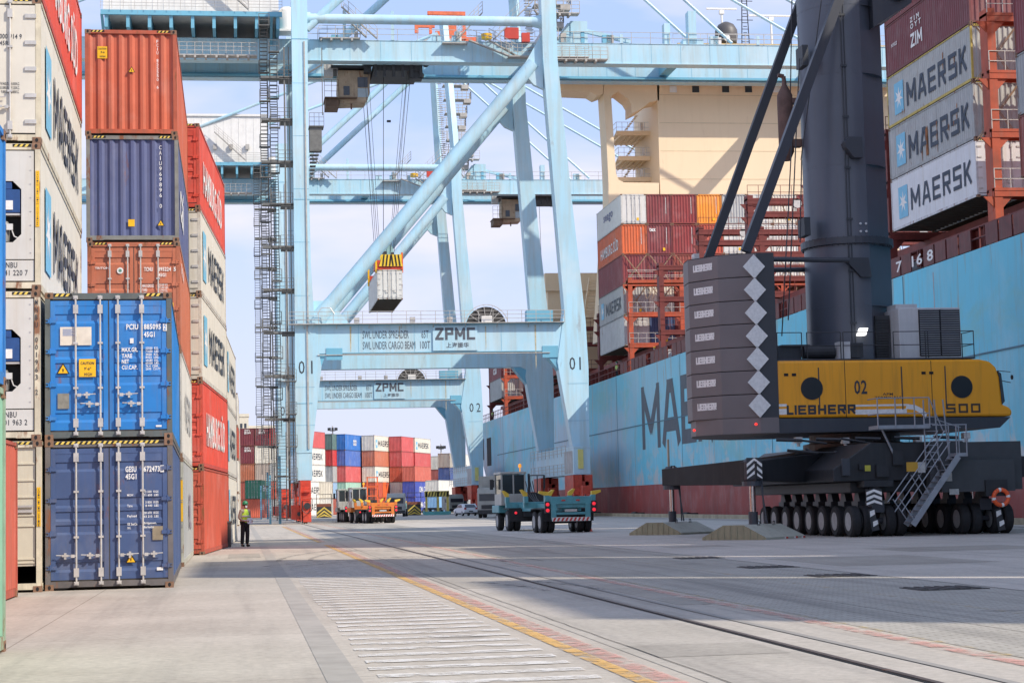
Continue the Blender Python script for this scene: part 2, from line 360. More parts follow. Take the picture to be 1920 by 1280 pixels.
# ------------------------------------------------------------------ containers
W=2.438; HC=2.896; LC=12.19
def corr(pitch,a,dep,u0,u1):
    """trapezoid profile [(u,d)] between u0 and u1, d = inward depth"""
    n=max(1,int((u1-u0)/pitch)); pitch=(u1-u0)/n; out=[(u0,0)]
    fl=pitch*.26; sl=pitch*.24
    for i in range(n):
        s=u0+i*pitch; out+=[(s+fl/2,0),(s+fl/2+sl,dep),(s+fl/2+sl+fl,dep),(s+fl/2+2*sl+fl,0)]
    out.append((u1,0)); return out
_cm={}
def body_mesh(L=LC,H=HC,ribs=True,front='corr',reefer=False):
    k=('b',L,H,front,reefer)
    if k in _cm: return _cm[k]
    b=MB(); z0,z1=.17,H-.08; y0,y1=.11,L-.11; xr=-.02; xl=-W+.02
    pr=corr(.278,.07,.036,y0,y1) if not reefer else corr(.15,.05,.007,y0,y1)
    def wall(prof,f):
        n=len(prof); vs=[f(u,d,z0) for u,d in prof]+[f(u,d,z1) for u,d in prof]
        b.add(vs,[(i,i+1,i+1+n,i+n) for i in range(n-1)])
    wall(pr,lambda u,d,z:(xr-d,u,z))
    wall(list(reversed(pr)),lambda u,d,z:(xl+d,u,z))
    pe=corr(.27,.09,.045,-W+.10,-.10)
    if front=='corr': wall(pe,lambda u,d,z:(u,.03+d,z))
    elif front=='flat': wall([(-W+.1,0),(-.1,0)],lambda u,d,z:(u,.04,z))
    wall(list(reversed(pe)),lambda u,d,z:(u,L-.03-d,z))
    b.box(-W+.03,-.03,.05,L-.05,H-.06,H-.035)     # roof
    b.box(-W+.05,-.05,.12,L-.05,.10,.15,1)         # floor underside
    for i in range(int(L/.6)): b.box(-W+.06,-.06,.3+i*.6,.36+i*.6,.02,.10,1)
    me=b.build('x',[REEF if reefer else PAINT,WOODF]); m=me.data; bpy.data.objects.remove(me); _cm[k]=m; return m
def frame_mesh(L=LC,H=HC,door=False,reefer=False,forkl=True):
    k=('f',L,H,door,reefer)
    if k in _cm: return _cm[k]
    b=MB(); pw=.10
    for y in (0,L-pw):
        for x in (-W,-pw): b.box(x,x+pw,y,y+pw,.118,H-.118)
    for x in (-W,-.06):                                   # side rails
        b.box(x+.004,x+.056,.1,L-.1,H-.075,H-.012); b.box(x+.004,x+.056,.1,L-.1,.03,.165)
    for y0,y1 in ((.004,.066),(L-.07,L-.01)):
        b.box(-W+pw,-pw,y0,y1,H-.11 if not door else H-.13,H-.01)
        b.prism([(-W+pw,.17),(-W+pw,.05),(-W+pw+.2,.05),(-W+pw+.34,.05),(-W+pw+.36,.06),(-pw-.36,.06),(-pw-.34,.05),(-pw,.05),(-pw,.17)],'y',y0,y1)
    # castings 0.178 x .162 x .118 with an oval hole
    for y in (-.006,L-.172):
        for x in (-W-.004,-.158):
            for z in (0,H-.118):
                b.box(x,x+.162,y,y+.178,z,z+.118,1)
                xc=x+.081; yy=y-.003 if y<1 else y+.181
                n=10; pts=[(xc+.03*math.cos(2*math.pi*i/n),yy,z+.059+.042*math.sin(2*math.pi*i/n)) for i in range(n)]
                b.quad(pts if y<1 else list(reversed(pts)),2)
                xs=x+.165 if x>-1 else x-.003; ym=y+.09
                pts=[(xs,ym+.042*math.cos(2*math.pi*i/n),z+.059+.03*math.sin(2*math.pi*i/n)) for i in range(n)]
                b.quad(pts if x>-1 else list(reversed(pts)),2)
    # dark gap under the sill and hazard strip above
    b.box(-W+.17,-W+.40,.012,.10,.03,.05,2)
    me=b.build('x',[PAINTR,CAST,BLK]); m=me.data; bpy.data.objects.remove(me); _cm[k]=m; return m
def hazard_mesh(full,H=HC):
    k=('h',full,H)
    if k in _cm: return _cm[k]
    b=MB(); y=-.002; z0,z1=H-.075,H-.02
    segs=[(-W+.17,-.17)] if full else [(-W+.17,-W+.52),(-.52,-.17)]
    for a,c in segs:
        b.quad([(a,y,z0),(c,y,z0),(c,y,z1),(a,y,z1)],0)
        x=a+.02
        while x<c-.09: b.quad([(x,y-.002,z0),(x+.05,y-.002,z0),(x+.09,y-.002,z1),(x+.04,y-.002,z1)],1); x+=.10
    me=b.build('x',[BLK,mat('hazard_yellow',(.75,.55,.1),.6,var=.2,vs=9)]); m=me.data; bpy.data.objects.remove(me); _cm[k]=m; return m
def leaf_mesh(side,H=HC,reefer=False):
    k=('l',side,H,reefer)
    if k in _cm: return _cm[k]
    b=MB(); x0,x1=(-W+.105,-W/2-.012) if side<0 else (-W/2+.012,-.105)
    zt,zb=H-.16,.20; s=(H-.2)/2.7
    if reefer:
        b.box(x0,x1,.0,.09,zb,zt)
    else:
        prof=[(zt,.02)]
        for t in (2.46,1.76,1.50,1.24,.52):
            t=t*s+.02; prof+=[(t,.02),(t-.02,.062),(t-.085,.062),(t-.19,.02)]
        prof.append((zb,.02))
        xa,xb=x0+.09,x1-.09
        n=len(prof); vs=[(xa,d,z) for z,d in prof]+[(xb,d,z) for z,d in prof]
        b.add(vs,[(i+1,i+1+n,i+n,i) for i in range(n-1)])
        b.box(x0,xa,.008,.06,zb,zt); b.box(xb,x1,.008,.06,zb,zt); b.box(xa,xb,.014,.06,zt-.10,zt+.001); b.box(xa,xb,.014,.06,zb-.001,zb+.08)
    me=b.build('x',[REEF if reefer else PAINT]); m=me.data; bpy.data.objects.remove(me); _cm[k]=m; return m
def gasket_mesh(H=HC):
    k=('g',H)
    if k in _cm: return _cm[k]
    b=MB(); b.box(-W/2-.012,-W/2+.012,.012,.06,.2,H-.16); b.box(-W+.1,-.1,.03,.06,H-.16,H-.13); b.box(-W+.1,-.1,.02,.06,.17,.2)
    me=b.build('x',[mat('gasket',(.05,.045,.04),.8,var=.3,vs=6)]); m=me.data; bpy.data.objects.remove(me); _cm[k]=m; return m
def rod_mesh(H=HC):
    k=('r',H)
    if k in _cm: return _cm[k]
    b=MB(); b.tube((0,-.035,.10),(0,-.035,H-.06),.019,8)
    for z in (.13,H-.10): b.box(-.045,.045,-.05,.0,z-.035,z+.035); b.box(-.03,.03,-.06,-.05,z-.02,z+.02)
    for z in (.34,H-.33): b.box(-.047,.047,-.06,.02,z-.085,z+.085)
    for z in (1.02,1.9): b.box(-.047,.047,-.056,.02,z-.02,z+.02)
    me=b.build('x',[GALV],smooth=True); m=me.data; bpy.data.objects.remove(me); _cm[k]=m; return m
def handle_mesh(d):
    k=('hd',d)
    if k in _cm: return _cm[k]
    b=MB(); b.tube((0,-.06,0),(d*.38,-.06,.02),.011,6); b.box(d*.03,d*.1,-.08,-.04,-.03,.03); b.box(d*.19,d*.23,-.075,.02,-.06,.06); b.box(d*.15,d*.27,-.08,-.045,-.012,.03)
    me=b.build('x',[GALV],smooth=True); m=me.data; bpy.data.objects.remove(me); _cm[k]=m; return m
def hinge_mesh(H=HC):
    k=('hi',H)
    if k in _cm: return _cm[k]
    b=MB()
    b.box(-.03,.17,-.02,.01,0,.02); b.box(-.03,.17,-.02,.01,.055,.07); b.box(.01,.17,-.022,-.018,.0,.07); b.box(.04,.06,-.03,.0,-.02,.1)
    me=b.build('x',[PAINT]); m=me.data; bpy.data.objects.remove(me); _cm[k]=m; return m
RODX=(-W/2-.63,-W/2-.16,-W/2+.18,-W/2+.64)
def container(label,col,loc,yaw=0,end='corr',L=LC,H=HC,group=None,detail=2,frame=None,reefer=False,cat='container',full=False,low=False):
    o=thing('shipping_container',label,cat,loc,yaw,group)
    fr=frame or tuple(c*.85 for c in col)
    if detail==0:
        c=child(body_mesh(L,H,front='corr' if end=='corr' else 'flat',reefer=reefer),'container_shell',o,col)
        child(frame_mesh(L,H),'corner_frame',o,fr)
        if end in('door','reefdoor'):
            for s in(-1,1): child(leaf_mesh(s,H,reefer),'door',o,col)
            for i,x in enumerate(RODX):
                r=child(rod_mesh(H),'locking_rod',o); r.location.x=x
        return o
    child(body_mesh(L,H,front='corr' if end=='corr' else 'none' if end=='unit' else 'flat',reefer=reefer),'container_shell',o,col)
    child(frame_mesh(L,H,end!='corr',reefer),'corner_frame',o,fr)
    if end in('door','reefdoor'):
        for s in(-1,1):
            d=child(leaf_mesh(s,H,reefer),'door',o,col)
            for i in ((0,1) if s<0 else (2,3)):
                r=child(rod_mesh(H),'locking_rod',d); r.location.x=RODX[i]
                hz=(.66,.66,.66,.66) if low else (.88,.70,.88,.70)
                hd=(-1,-1,1,1) if low else (1,-1,1,-1)
                h=child(handle_mesh(hd[i]),'door_handle',d); h.location=(RODX[i],0,hz[i])
        child(gasket_mesh(H),'door_gasket',o)
        if not reefer:
            for z in (.4,1.05,1.7,2.3):
                for x,sx in ((-W+.05,1),(-.05,-1)):
                    h=child(hinge_mesh(H),'hinge',o,col); h.location=(x,0,z); h.scale.x=sx
        else:
            b=MB()
            for z in (.38,.9,1.43,1.95,2.48):
                for x in (-.30,-W+.08): b.box(x,x+.22,-.03,.0,z,z+.08)
            b.build('hinge',GALV,o)
    child(hazard_mesh(full,H),'hazard_strip',o)
    return o
def side_name(o,txt,y0,w,z0,h,m=GRYI,bold=.02,star=None,side=1,L=LC,name='lettering'):
    """writing on the long side facing +X (side=1) or -X (side=-1)"""
    b=MB(); x=.004 if side>0 else -W-.004
    def pt(u,z): return (x,(u if side>0 else L-u),z)
    ux=(0,side,0)
    (b.block(txt,pt(y0,z0),ux,(0,0,1),w,h,.17 if len(txt)>3 else .2) if txt in('MAERSK','ZIM') else b.text(txt,pt(y0,z0),ux,(0,0,1),w,h,bold))
    b.build(name,m,o)
    if star:
        u0,s,zz=star; b=MB(); b.quad([pt(u0,zz),pt(u0+s*.8,zz),pt(u0+s*.8,zz+s),pt(u0,zz+s)])
        n=7; pts=[]
        cu,cz=u0+s*.4,zz+s/2
        xx=x+.004*side
        for i in range(2*n):
            r=s*.36 if i%2==0 else s*.13; a=math.pi/2+math.pi*i/n
            pts.append((cu+r*math.cos(a),cz+r*math.sin(a)))
        b2=pts; cen=(xx,(cu if side>0 else L-cu),cz)
        vs=[cen]+[(xx,(u if side>0 else L-u),z) for u,z in b2]
        b.add(vs,[(0,i+1,(i+1)%(2*n)+1) for i in range(2*n)],1)
        b.build('logo_panel',[mat('logo_blue',(.18,.48,.66),.5,var=.08,vs=3),WHT],o)
def face(o,items,m=WHT,y=-.006,name='lettering'):
    """items: (text,x_left,z_bottom,w,h[,bold]) on the end facing the camera; x measured from the left edge"""
    b=MB()
    for it in items:
        t,x,z,w_,h_=it[:5]; b.text(t,(-W+x,y,z),(1,0,0),(0,0,1),w_,h_,it[5] if len(it)>5 else .01)
    return b.build(name,m,o)
def face_v(o,txt,x,ztop,h,step,m=WHT,y=-.006,wd=None):
    b=MB()
    for i,ch in enumerate(txt):
        if ch!=' ':
            nw=textmesh(ch,.008); q_=(.3 if nw[2]/nw[3]<.3 else 1)*(wd or h*.6); b.text(ch,(-W+x+((wd or h*.6)-q_)/2,y,ztop-h-i*step),(1,0,0),(0,0,1),q_,h,.008)
    return b.build('lettering',m,o)
def plate(o,name,x,z,w_,h_,m,y=-.004):
    b=MB(); b.box(-W+x,-W+x+w_,y,y+.003,z,z+h_); return b.build(name,m,o)
def triangle(o,x,z,s,y=-.006):
    b=MB(); X=-W+x
    b.quad([(X,y,z),(X+s,y,z),(X+s/2,y,z+s*.87)],0); b.quad([(X+s*.12,y-.002,z+s*.06),(X+s*.88,y-.002,z+s*.06),(X+s/2,y-.002,z+s*.72)],1)
    b.add([(X+s*.46,y-.004,z+s*.16),(X+s*.54,y-.004,z+s*.16),(X+s*.56,y-.004,z+s*.4),(X+s*.44,y-.004,z+s*.4)],[(0,1,2,3)],0)
    return b.build('warning_triangle',[BLK,YEL],o)
BLUE=(.018,.19,.53); NAVY=(.055,.095,.215); NAVY2=(.095,.115,.235); ORNG=(.52,.115,.055); ORNG2=(.50,.15,.075); CREAM=(.67,.63,.54); WHITE=(.66,.65,.61); REDH=(.62,.075,.045); REDO=(.50,.09,.05); GREY=(.36,.37,.37); MAROON=(.17,.03,.04); GREEN=(.04,.22,.13)
# --- front pair -----------------------------------------------------------
yb=R(1.05); FX,FY=-1.31,37.3
c1=container('dark blue container on the ground, bottom of the nearest blue pair',NAVY,(FX,FY,0),yb,'door',full=True,low=True,frame=(.13,.12,.12),group='containers in the left stacks')
face(c1,[('GESU',1.53,2.26,.21,.115,.03),('672473',1.88,2.26,.31,.115,.03),('45G1',1.53,2.12,.21,.11,.03),('MGW',1.56,1.79,.12,.045),('32 500  KGS',1.88,1.85,.28,.045,.02),('71 650  LBS',1.88,1.785,.28,.045,.02),
 ('Tare',1.56,1.58,.10,.05),('3 830  KGS',1.91,1.645,.25,.045,.02),('8 440  LBS',1.91,1.58,.25,.045,.02),('Payload',1.56,1.37,.18,.06,.02),('28 670  KGS',1.88,1.44,.28,.045,.02),('63 210  LBS',1.88,1.37,.28,.045,.02),('GE SeaCo',1.56,1.225,.19,.05,.02),('SRL',1.56,1.155,.07,.04),('Bridgetown,',1.88,1.23,.24,.055,.02),('Barbados',1.88,1.165,.19,.045,.02)])
face(c1,[('3',2.215,2.27,.04,.095,.02)],m=mat('cutout_blue',(.055,.095,.215),.5,var=.1),y=-.009)
plate(c1,'check_digit_box',2.2,2.25,.07,.135,WHT,-.007)
plate(c1,'data_plate',2.04,.93,.20,.27,mat('plate_tan',(.3,.25,.17),.5,.2,var=.2,vs=9)); plate(c1,'label_sticker',2.12,.34,.12,.06,WHT)
triangle(c1,1.52,.50,.21)
c2=container('bright blue container with caution sign, standing on the dark blue one',BLUE,(FX,FY,HC),yb,'door',frame=(.10,.12,.12),group='containers in the left stacks')
face(c2,[('PCIU',1.56,2.16,.23,.11,.03),('885095',1.90,2.16,.33,.11,.03),('45G1',1.90,2.01,.21,.105,.03),('MAX.GR.',1.47,1.72,.31,.09,.03),('TARE',1.47,1.60,.20,.085,.03),('NET',1.47,1.49,.14,.085,.03),('CU.CAP.',1.47,1.375,.30,.085,.03),
 ('32500  KG.\n71650  LBS.',1.93,1.705,.26,.11,.02),('3820  KG.\n8422  LBS.',1.93,1.59,.26,.10,.02),('28680  KG.\n63228  LBS.',1.93,1.475,.26,.10,.02),('76.4  CBM.\n2698  CU.FT.',1.93,1.36,.30,.10,.02)])
plate(c2,'check_digit_box',2.27,2.13,.075,.14,WHT,-.007); face(c2,[('2',2.285,2.15,.045,.10,.02)],m=mat('cutout_blue2',(.018,.19,.53),.5,var=.1),y=-.009)
plate(c2,'placard',.29,1.86,.60,.36,mat('placard_cream',(.68,.62,.52),.6,var=.12,vs=4))
b=MB()
for i in range(7): b.box(-W+.34,-W+.57-(i%3)*.03,-.007,-.006,2.05+i*.02,2.058+i*.02)
b.build('placard_print',mat('print_blue',(.08,.2,.5),.5,var=0),c2)
plate(c2,'label_sticker',1.63,1.89,.07,.10,WHT)
plate(c2,'caution_sign',.65,1.24,.32,.35,YEL); face(c2,[('CAUTION',.68,1.48,.26,.055,.02),("9'-6\"",.75,1.37,.13,.06,.01),('HIGH',.75,1.26,.15,.06,.01)],m=INK,y=-.009)
triangle(c2,.22,1.30,.25); plate(c2,'data_plate',.24,.62,.22,.30,mat('plate_grey',(.25,.24,.2),.5,.2,var=.2,vs=9)); plate(c2,'label_sticker',2.12,.24,.11,.035,WHT)
# --- reefers at the frame edge ---------------------------------------------
AX,AY=-3.80,36.9
def reefer_unit(o,z_txt,t1,t2,blue=True):
    b=MB(); WM=REEF
    # white front panel with an eight-sided opening
    X0,X1=-W+.12,-.12; ox0,ox1=-W+.35,-.36; oz0,oz1=.95,2.15; ch=.16
    outer=[(X0,.2),(X1,.2),(X1,HC-.12),(X0,HC-.12)]
    b.box(X0,ox0,.02,.07,.62,HC-.15); b.box(ox1,X1,.02,.07,.62,HC-.15); b.box(ox0,ox1,.02,.07,oz1,HC-.15); b.box(ox0,ox1,.02,.07,.62,oz0)
    for sx,xx in ((1,ox0),(-1,ox1)):
        for sz,zz in ((1,oz0),(-1,oz1)): b.prism([(xx,zz),(xx+sx*ch,zz),(xx,zz+sz*ch)],'y',.021,.069)
    b.box(X0,X1,.03,.08,.2,.60)
    b.build('front_panel',WM,o,color=(.60,.59,.55))
    b=MB(); b.box(ox0+.01,ox1-.01,.28,.3,oz0,oz1); b.build('recess_back',BLK,o)
    b=MB(); zm=(oz0+oz1)/2-.02; b.box(ox0+.02,ox1-.02,.04,.26,zm,oz1-.16); b.box(ox0+.02,ox1-.18,.04,.26,oz1-.16,oz1-.01)
    u=b.build('machinery_box',mat('unit_blue',(.02,.07,.22),.4,var=.15,vs=6),o,bevel=.015)
    b=MB(); b.box(ox1-.55,ox1-.16,.02,.04,zm+.06,zm+.24); b.build('unit_label',WHT,u)
    b=MB(); b.box(ox1-.5,ox1-.3,.02,.04,zm+.32,zm+.5); b.build('control_window',BLK,u)
    b=MB(); b.box(ox0+.05,ox1-.02,.05,.25,zm-.045,zm-.01); b.build('shelf',GALV,o)
    b=MB(); b.lathe([(.01,0),(.14,0),(.15,.03),(.15,.34),(.12,.40),(.01,.42)],(ox1-.38,.15,oz0+.02),'z',14); c=b.build('compressor',mat('compressor_grey',(.32,.32,.31),.4,.3,var=.15,vs=8),o,smooth=True)
    b=MB(); b.box(ox1-.28,ox1-.16,.0,.06,oz0+.24,oz0+.36); b.path([(ox1-.2,.03,oz0+.3),(ox1-.14,.05,oz0+.12),(ox1-.05,.06,oz0+.08)],.012); b.build('terminal_box',mat('box_white',(.6,.6,.58),.4),c)
    b=MB()
    for i in range(8):
        for x in (X0+.06,X1-.06): b.lathe([(.014,0),(.014,-.012)],(x,.02,.75+i*.27),'y',6)
    b.build('bolts',GALV,o)
    face(o,[(t1,.75+.95,.45,.30,.11),(t2,.75+.95,.30,.50,.11)],m=INK,y=.026)
    b=MB(); b.text(t1,(-.62-.1,.026,.46),(1,0,0),(0,0,1),.01,.01); 
names=[('cream reefer container at ground level behind the red-brown container','fans'),('white reefer with blue machinery unit, lettered MNBU 001 963 2','unit'),('white reefer with blue machinery unit above the one lettered 001 963 2','unit'),('white reefer with hinged door, lettered 45R1, fourth in its stack','reefdoor'),]
for i,(lb,e) in enumerate(names):
    o=container(lb,CREAM if i else (.58,.53,.40),(AX+(-.02 if i else .02)+.012*i,AY,i*HC),R(1.0),'unit' if e!='reefdoor' else 'reefdoor',reefer=True,frame=(.62,.56,.42),group='containers in the left stacks',cat='reefer container')
    if e=='unit':
        t=('MNBU','001 963 2') if i==1 else ('MNBU','041 220 7')
        reefer_unit(o,0,*t)
        o.children[-1]['label']='black owner code and serial number'
    if e=='fans':
        b=MB()
        b.box(-W+.12,-.12,.05,.08,.5,HC-.13)
        for z in (.55,.62,1.25,1.45,1.8,2.12,2.44): b.box(-W+.12,-.12,.03,.07,z,z+.03)
        b.build('front_panel',REEF,o,color=(.6,.55,.43))
        b=MB(); b.box(-.6,-.16,.005,.03,1.52,1.57); b.box(-.6,-.16,.005,.03,1.62,1.66); b.build('handle_bar',GALV,o)
    if e=='reefdoor':
        face(o,[('000 914 9',1.66,2.06,.42,.10),('45R1',1.66,1.93,.20,.09),('74.960LB. 34.000KG.\n65.080LB. 29.520KG.\n  9.880LB.  4.480KG.',1.66,.98,.38,.22,.0)],m=INK,y=-.006)
        b=MB(); b.quad([(-W+1.26,-.004,1.55),(-W+1.53,-.004,1.55),(-W+1.53,-.004,1.9),(-W+1.26,-.004,1.9)]); b.build('logo_panel',MATS.get('logo_blue') or mat('logo_blue',(.18,.48,.66),.5,var=.08,vs=3),o)
    if i>=1: side_name(o,'MAERSK',3.3,7.6,.75,1.35,star=(1.2,1.7,.55))
    if i in (0,2):
        b=MB(); b.box(-.085,-.015,-.010,-.007,1.25,2.35 if i==2 else 2.0); b.build('caution_strip',YEL,o)
        b=MB()
        for k,ch in enumerate('CAUTION 9-6 HIGH CONTAINER'):
            if ch!=' ': b.text(ch,(-.065,-.013,(2.30 if i==2 else 1.95)-k*(.041 if i==2 else .028)),(1,0,0),(0,0,1),.03,.026)
        b.build('lettering',INK,o)
    if i==1:
        face_v(o,'MNBU 001963 2',W-.085,2.72,.10,.145,m=INK,y=-.009,wd=.05)
o=container('red container with white lettering, on top of the white reefers',REDH,(AX+.03,AY,4*HC),R(1.0),'corr',group='containers in the left stacks')
side_name(o,'HAMBURG SÜD',2.0,8.5,.75,1.4,m=WHT,bold=.02)
# nearer stack cut by the frame
o=container('green container low at the left frame edge, nearest of all',(.22,.42,.30),(-2.578,9.2,0),0,'corr',group='containers in the left stacks',frame=(.3,.42,.3))
o=container('vivid blue container on the green one at the left frame edge',(.03,.22,.60),(-2.578,9.2,HC),0,'corr',group='containers in the left stacks')
o=container('red-brown container at ground level between the green one and the reefers',(.50,.11,.07),(-4.02,23.1,0),0,'corr',H=2.80,L=12.0,group='containers in the left stacks')
# --- second stack ------------------------------------------------------------
CX,CY=-1.50,50.6
st=[('pale grey container at ground level beside the front blue pair',GREY,'door'),('off-white container with grey lettering, second in its stack',(.60,.58,.53),'door'),('orange container with door rods and two rows of data, third in its stack',ORNG2,'door'),('slate blue corrugated container under the topmost orange one',NAVY2,'corr'),('orange corrugated container on top of the second stack',ORNG,'corr')]
for i,(lb,c,e) in enumerate(st):
    fr={0:(.45,.45,.38),3:(.22,.22,.2)}.get(i)
    o=container(lb,c,(CX-.022*i,CY,i*HC),R(.2),e,frame=fr,group='containers in the left stacks')
    if i==0:
        b=MB(); b.box(-.09,-.015,-.010,-.007,1.2,2.3); b.build('caution_strip',YEL,o)
        side_name(o,'MOL',6,3,.9,1.1,m=mat('faded_purple',(.22,.16,.22),.6,var=.3),bold=.02)
    if i==1: side_name(o,'MAERSK',3.4,7.2,.9,1.1,m=mat('faded_grey',(.3,.31,.32),.6,var=.3))
    if i==2:
        face(o,[('TCNU',1.49,2.10,.23,.11,.03),('895224',1.86,2.10,.34,.11,.03),('5',2.27,2.10,.06,.11,.03),('45G1',1.87,1.95,.20,.10,.03),('MAX.GROSS\nTARE\nNET\nCU.CAP.',1.44,1.33,.30,.42,.02),('32.500 KG.\n71.650 LBS.\n 3.740 KG.\n 8.250 LBS.\n28.760 KG.\n63.400 LBS.\n 76.4 CU.M.\n2.700 CU.FT.',1.88,1.20,.28,.56,.02),('TRITON',.2,2.16,.36,.06,.02)])
        b=MB(); b.lathe([(.001,0),(.085,0),(.085,-.003)],(-W+.86,-.004,2.12),'y',16); b.lathe([(.045,-.004),(.045,-.005)],(-W+.86,-.004,2.12),'y',12,1); b.build('round_sticker',[WHT,mat('sticker_green',(.1,.25,.18),.5)],o)
        triangle(o,.72,1.22,.2); plate(o,'caution_sign',2.12,.95,.14,.3,YEL)
        side_name(o,'TRITON',1.2,2.6,2.2,.28,m=WHT,bold=.02)
    if i==3:
        face_v(o,'CAIU969896 0',1.93,2.62,.11,.145); plate(o,'caution_sign',1.10,.42,.17,.19,YEL,.020); triangle(o,1.86,.43,.2)
        side_name(o,'cai',1.6,3.6,.9,1.2,m=WHT,bold=.02)
    if i==4:
        face_v(o,'FCIU 855550 6',1.90,2.62,.085,.105); plate(o,'caution_sign',.33,2.10,.26,.33,YEL,.020); triangle(o,1.14,1.72,.19)
        face(o,[('CAUTION',.35,2.34,.22,.05),("9-6",.42,2.24,.1,.06),('HIGH',.40,2.13,.14,.05)],m=INK,y=.014)
# --- third stack -------------------------------------------------------------
DX,DY=-1.20,63.0
st=[('plain orange-red container at ground level, base of the third stack',REDO),('red container with white lettering, second tier of the third stack',REDH),('cream container with lettering, third tier of the third stack',CREAM),('cream container with lettering directly under the red top one',CREAM),('red container with white lettering on top of the third stack',REDH)]
for i,(lb,c) in enumerate(st):
    o=container(lb,c,(DX-.012*i,DY,i*HC),R(-3.5),'reefdoor' if c==CREAM else 'door',reefer=(c==CREAM),group='containers in the left stacks')
    if c==REDH: side_name(o,'HAMBURG SÜD',1.6,8.8,.75,1.4,m=WHT,bold=.02)
    if c==CREAM: side_name(o,'MAERSK',3.4,7.6,.8,1.3,star=(1.0,1.7,.6))
# --- stacks further along ----------------------------------------------------
for i,c in enumerate([CREAM,(.6,.57,.5),CREAM]):
    o=container(['cream container behind the person, at ground level','off-white container directly above the ground-level cream one','topmost cream container in the stack past the red ones'][i],c,(-.50,77.5,i*HC),R(-1.6),'corr',reefer=True,group='containers in the left stacks')
    side_name(o,'MAERSK',3.4,7.6,.8,1.3,star=(1.0,1.7,.6))
for i,c in enumerate([CREAM,CREAM,REDO,CREAM]):
    o=container(['small cream container at the foot of the distant narrow stack','cream container second from ground in the distant narrow stack','orange-red container third up in the distant narrow stack','cream container on top of the distant narrow stack'][i],c,(-.15,165,i*HC),R(-.5),'corr',detail=0,group='containers in the left stacks')
b=MB(); b.box(-.42,.12,0,1.2,0,.95); b.box(-.46,.16,-.04,1.24,.95,1.02); b.box(-.42,-.36,-.03,0,.1,.9); b.box(.05,.11,-.03,0,.1,.9)
o=b.build('crate',mat('crate_grey',(.09,.09,.085),.7,var=.3,vs=5)); o.location=(-.50,74.5,0); tag(o,'dark grey crate at the corner of the stacks, left of the person','crate')
# ------------------------------------------------------------------ container ship
HX=35.5; DZ=13.2; SX=36.2; TZ=16.0
ship=thing('container_ship','light blue container ship lying along the quay, red below the waterline, MAERSK on its side','ship',(HX,95,0))
def SM():
    b=MB(); b.T=Matrix.Translation((-HX,-95,0)); return b
HULLP=mat('hull_blue',(.085,.53,.70),.42,var=.2,vs=.10,streak=.55,rust=.3,dirt=(.16,.36,.42),sc=.5,fade=.18)
def hull_paint():
    m=HULLP; nt=m.node_tree; L=nt.links.new; b=[n for n in nt.nodes if n.type=='BSDF_PRINCIPLED'][0]; base=b.inputs['Base Color'].links[0].from_socket
    tc=N(nt,'ShaderNodeTexCoord'); co=tc.outputs['Object']; sx=N(nt,'ShaderNodeSeparateXYZ'); L(co,sx.inputs[0])
    def lay(base,scale,thr,wid,amt,col,mask=None,loc=(0,0,0)):
        mp=N(nt,'ShaderNodeMapping'); mp.inputs['Scale'].default_value=scale; mp.inputs['Location'].default_value=loc; L(co,mp.inputs[0])
        n=N(nt,'ShaderNodeTexNoise',i={'Scale':1.,'Detail':7,'Roughness':.62,'Distortion':.4}); L(mp.outputs[0],n.inputs[0])
        mr=N(nt,'ShaderNodeMapRange',i={1:thr,2:thr+wid,3:0,4:amt}); L(n.outputs[0],mr.inputs[0]); f=mr.outputs[0]
        if mask:
            mu=N(nt,'ShaderNodeMath',operation='MULTIPLY'); L(f,mu.inputs[0]); L(mask,mu.inputs[1]); f=mu.outputs[0]
        mm=N(nt,'ShaderNodeMix',data_type='RGBA'); L(f,mm.inputs[0]); L(base,mm.inputs[6]); mm.inputs[7].default_value=(*col,1); return mm.outputs[2]
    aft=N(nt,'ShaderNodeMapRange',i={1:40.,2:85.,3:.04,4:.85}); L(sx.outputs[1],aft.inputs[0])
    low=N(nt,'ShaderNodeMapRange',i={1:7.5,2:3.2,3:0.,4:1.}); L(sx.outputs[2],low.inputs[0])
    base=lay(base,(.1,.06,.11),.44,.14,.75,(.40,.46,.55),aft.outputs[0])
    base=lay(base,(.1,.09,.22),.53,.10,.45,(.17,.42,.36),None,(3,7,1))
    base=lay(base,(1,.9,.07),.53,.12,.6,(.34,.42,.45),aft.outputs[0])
    base=lay(base,(1,1.7,.10),.585,.06,.55,(.30,.20,.10),None,(9,2,4))
    base=lay(base,(1,.5,.5),.50,.10,.8,(.52,.50,.48),low.outputs[0])
    L(base,b.inputs['Base Color'])
hull_paint()
BOOT=mat('hull_red',(.27,.035,.028),.6,var=.3,vs=.4,streak=.55,rust=.4,dirt=(.16,.1,.09),sc=.6,fade=.15)
MAR=mat('deck_maroon',(.16,.028,.022),.6,var=.25,vs=1.5,rust=.5)
ORR=mat('bridge_orange_red',(.42,.07,.025),.6,var=.25,vs=1.2,streak=.4,rust=.5)
HCR=mat('house_cream',(.84,.67,.46),.6,var=.04,vs=.3,streak=.12,rust=.15,sc=.4,dirt=(.55,.42,.25))
RAILG=mat('railing_paint',(.5,.47,.42),.6,var=.2,vs=4,rust=.5)
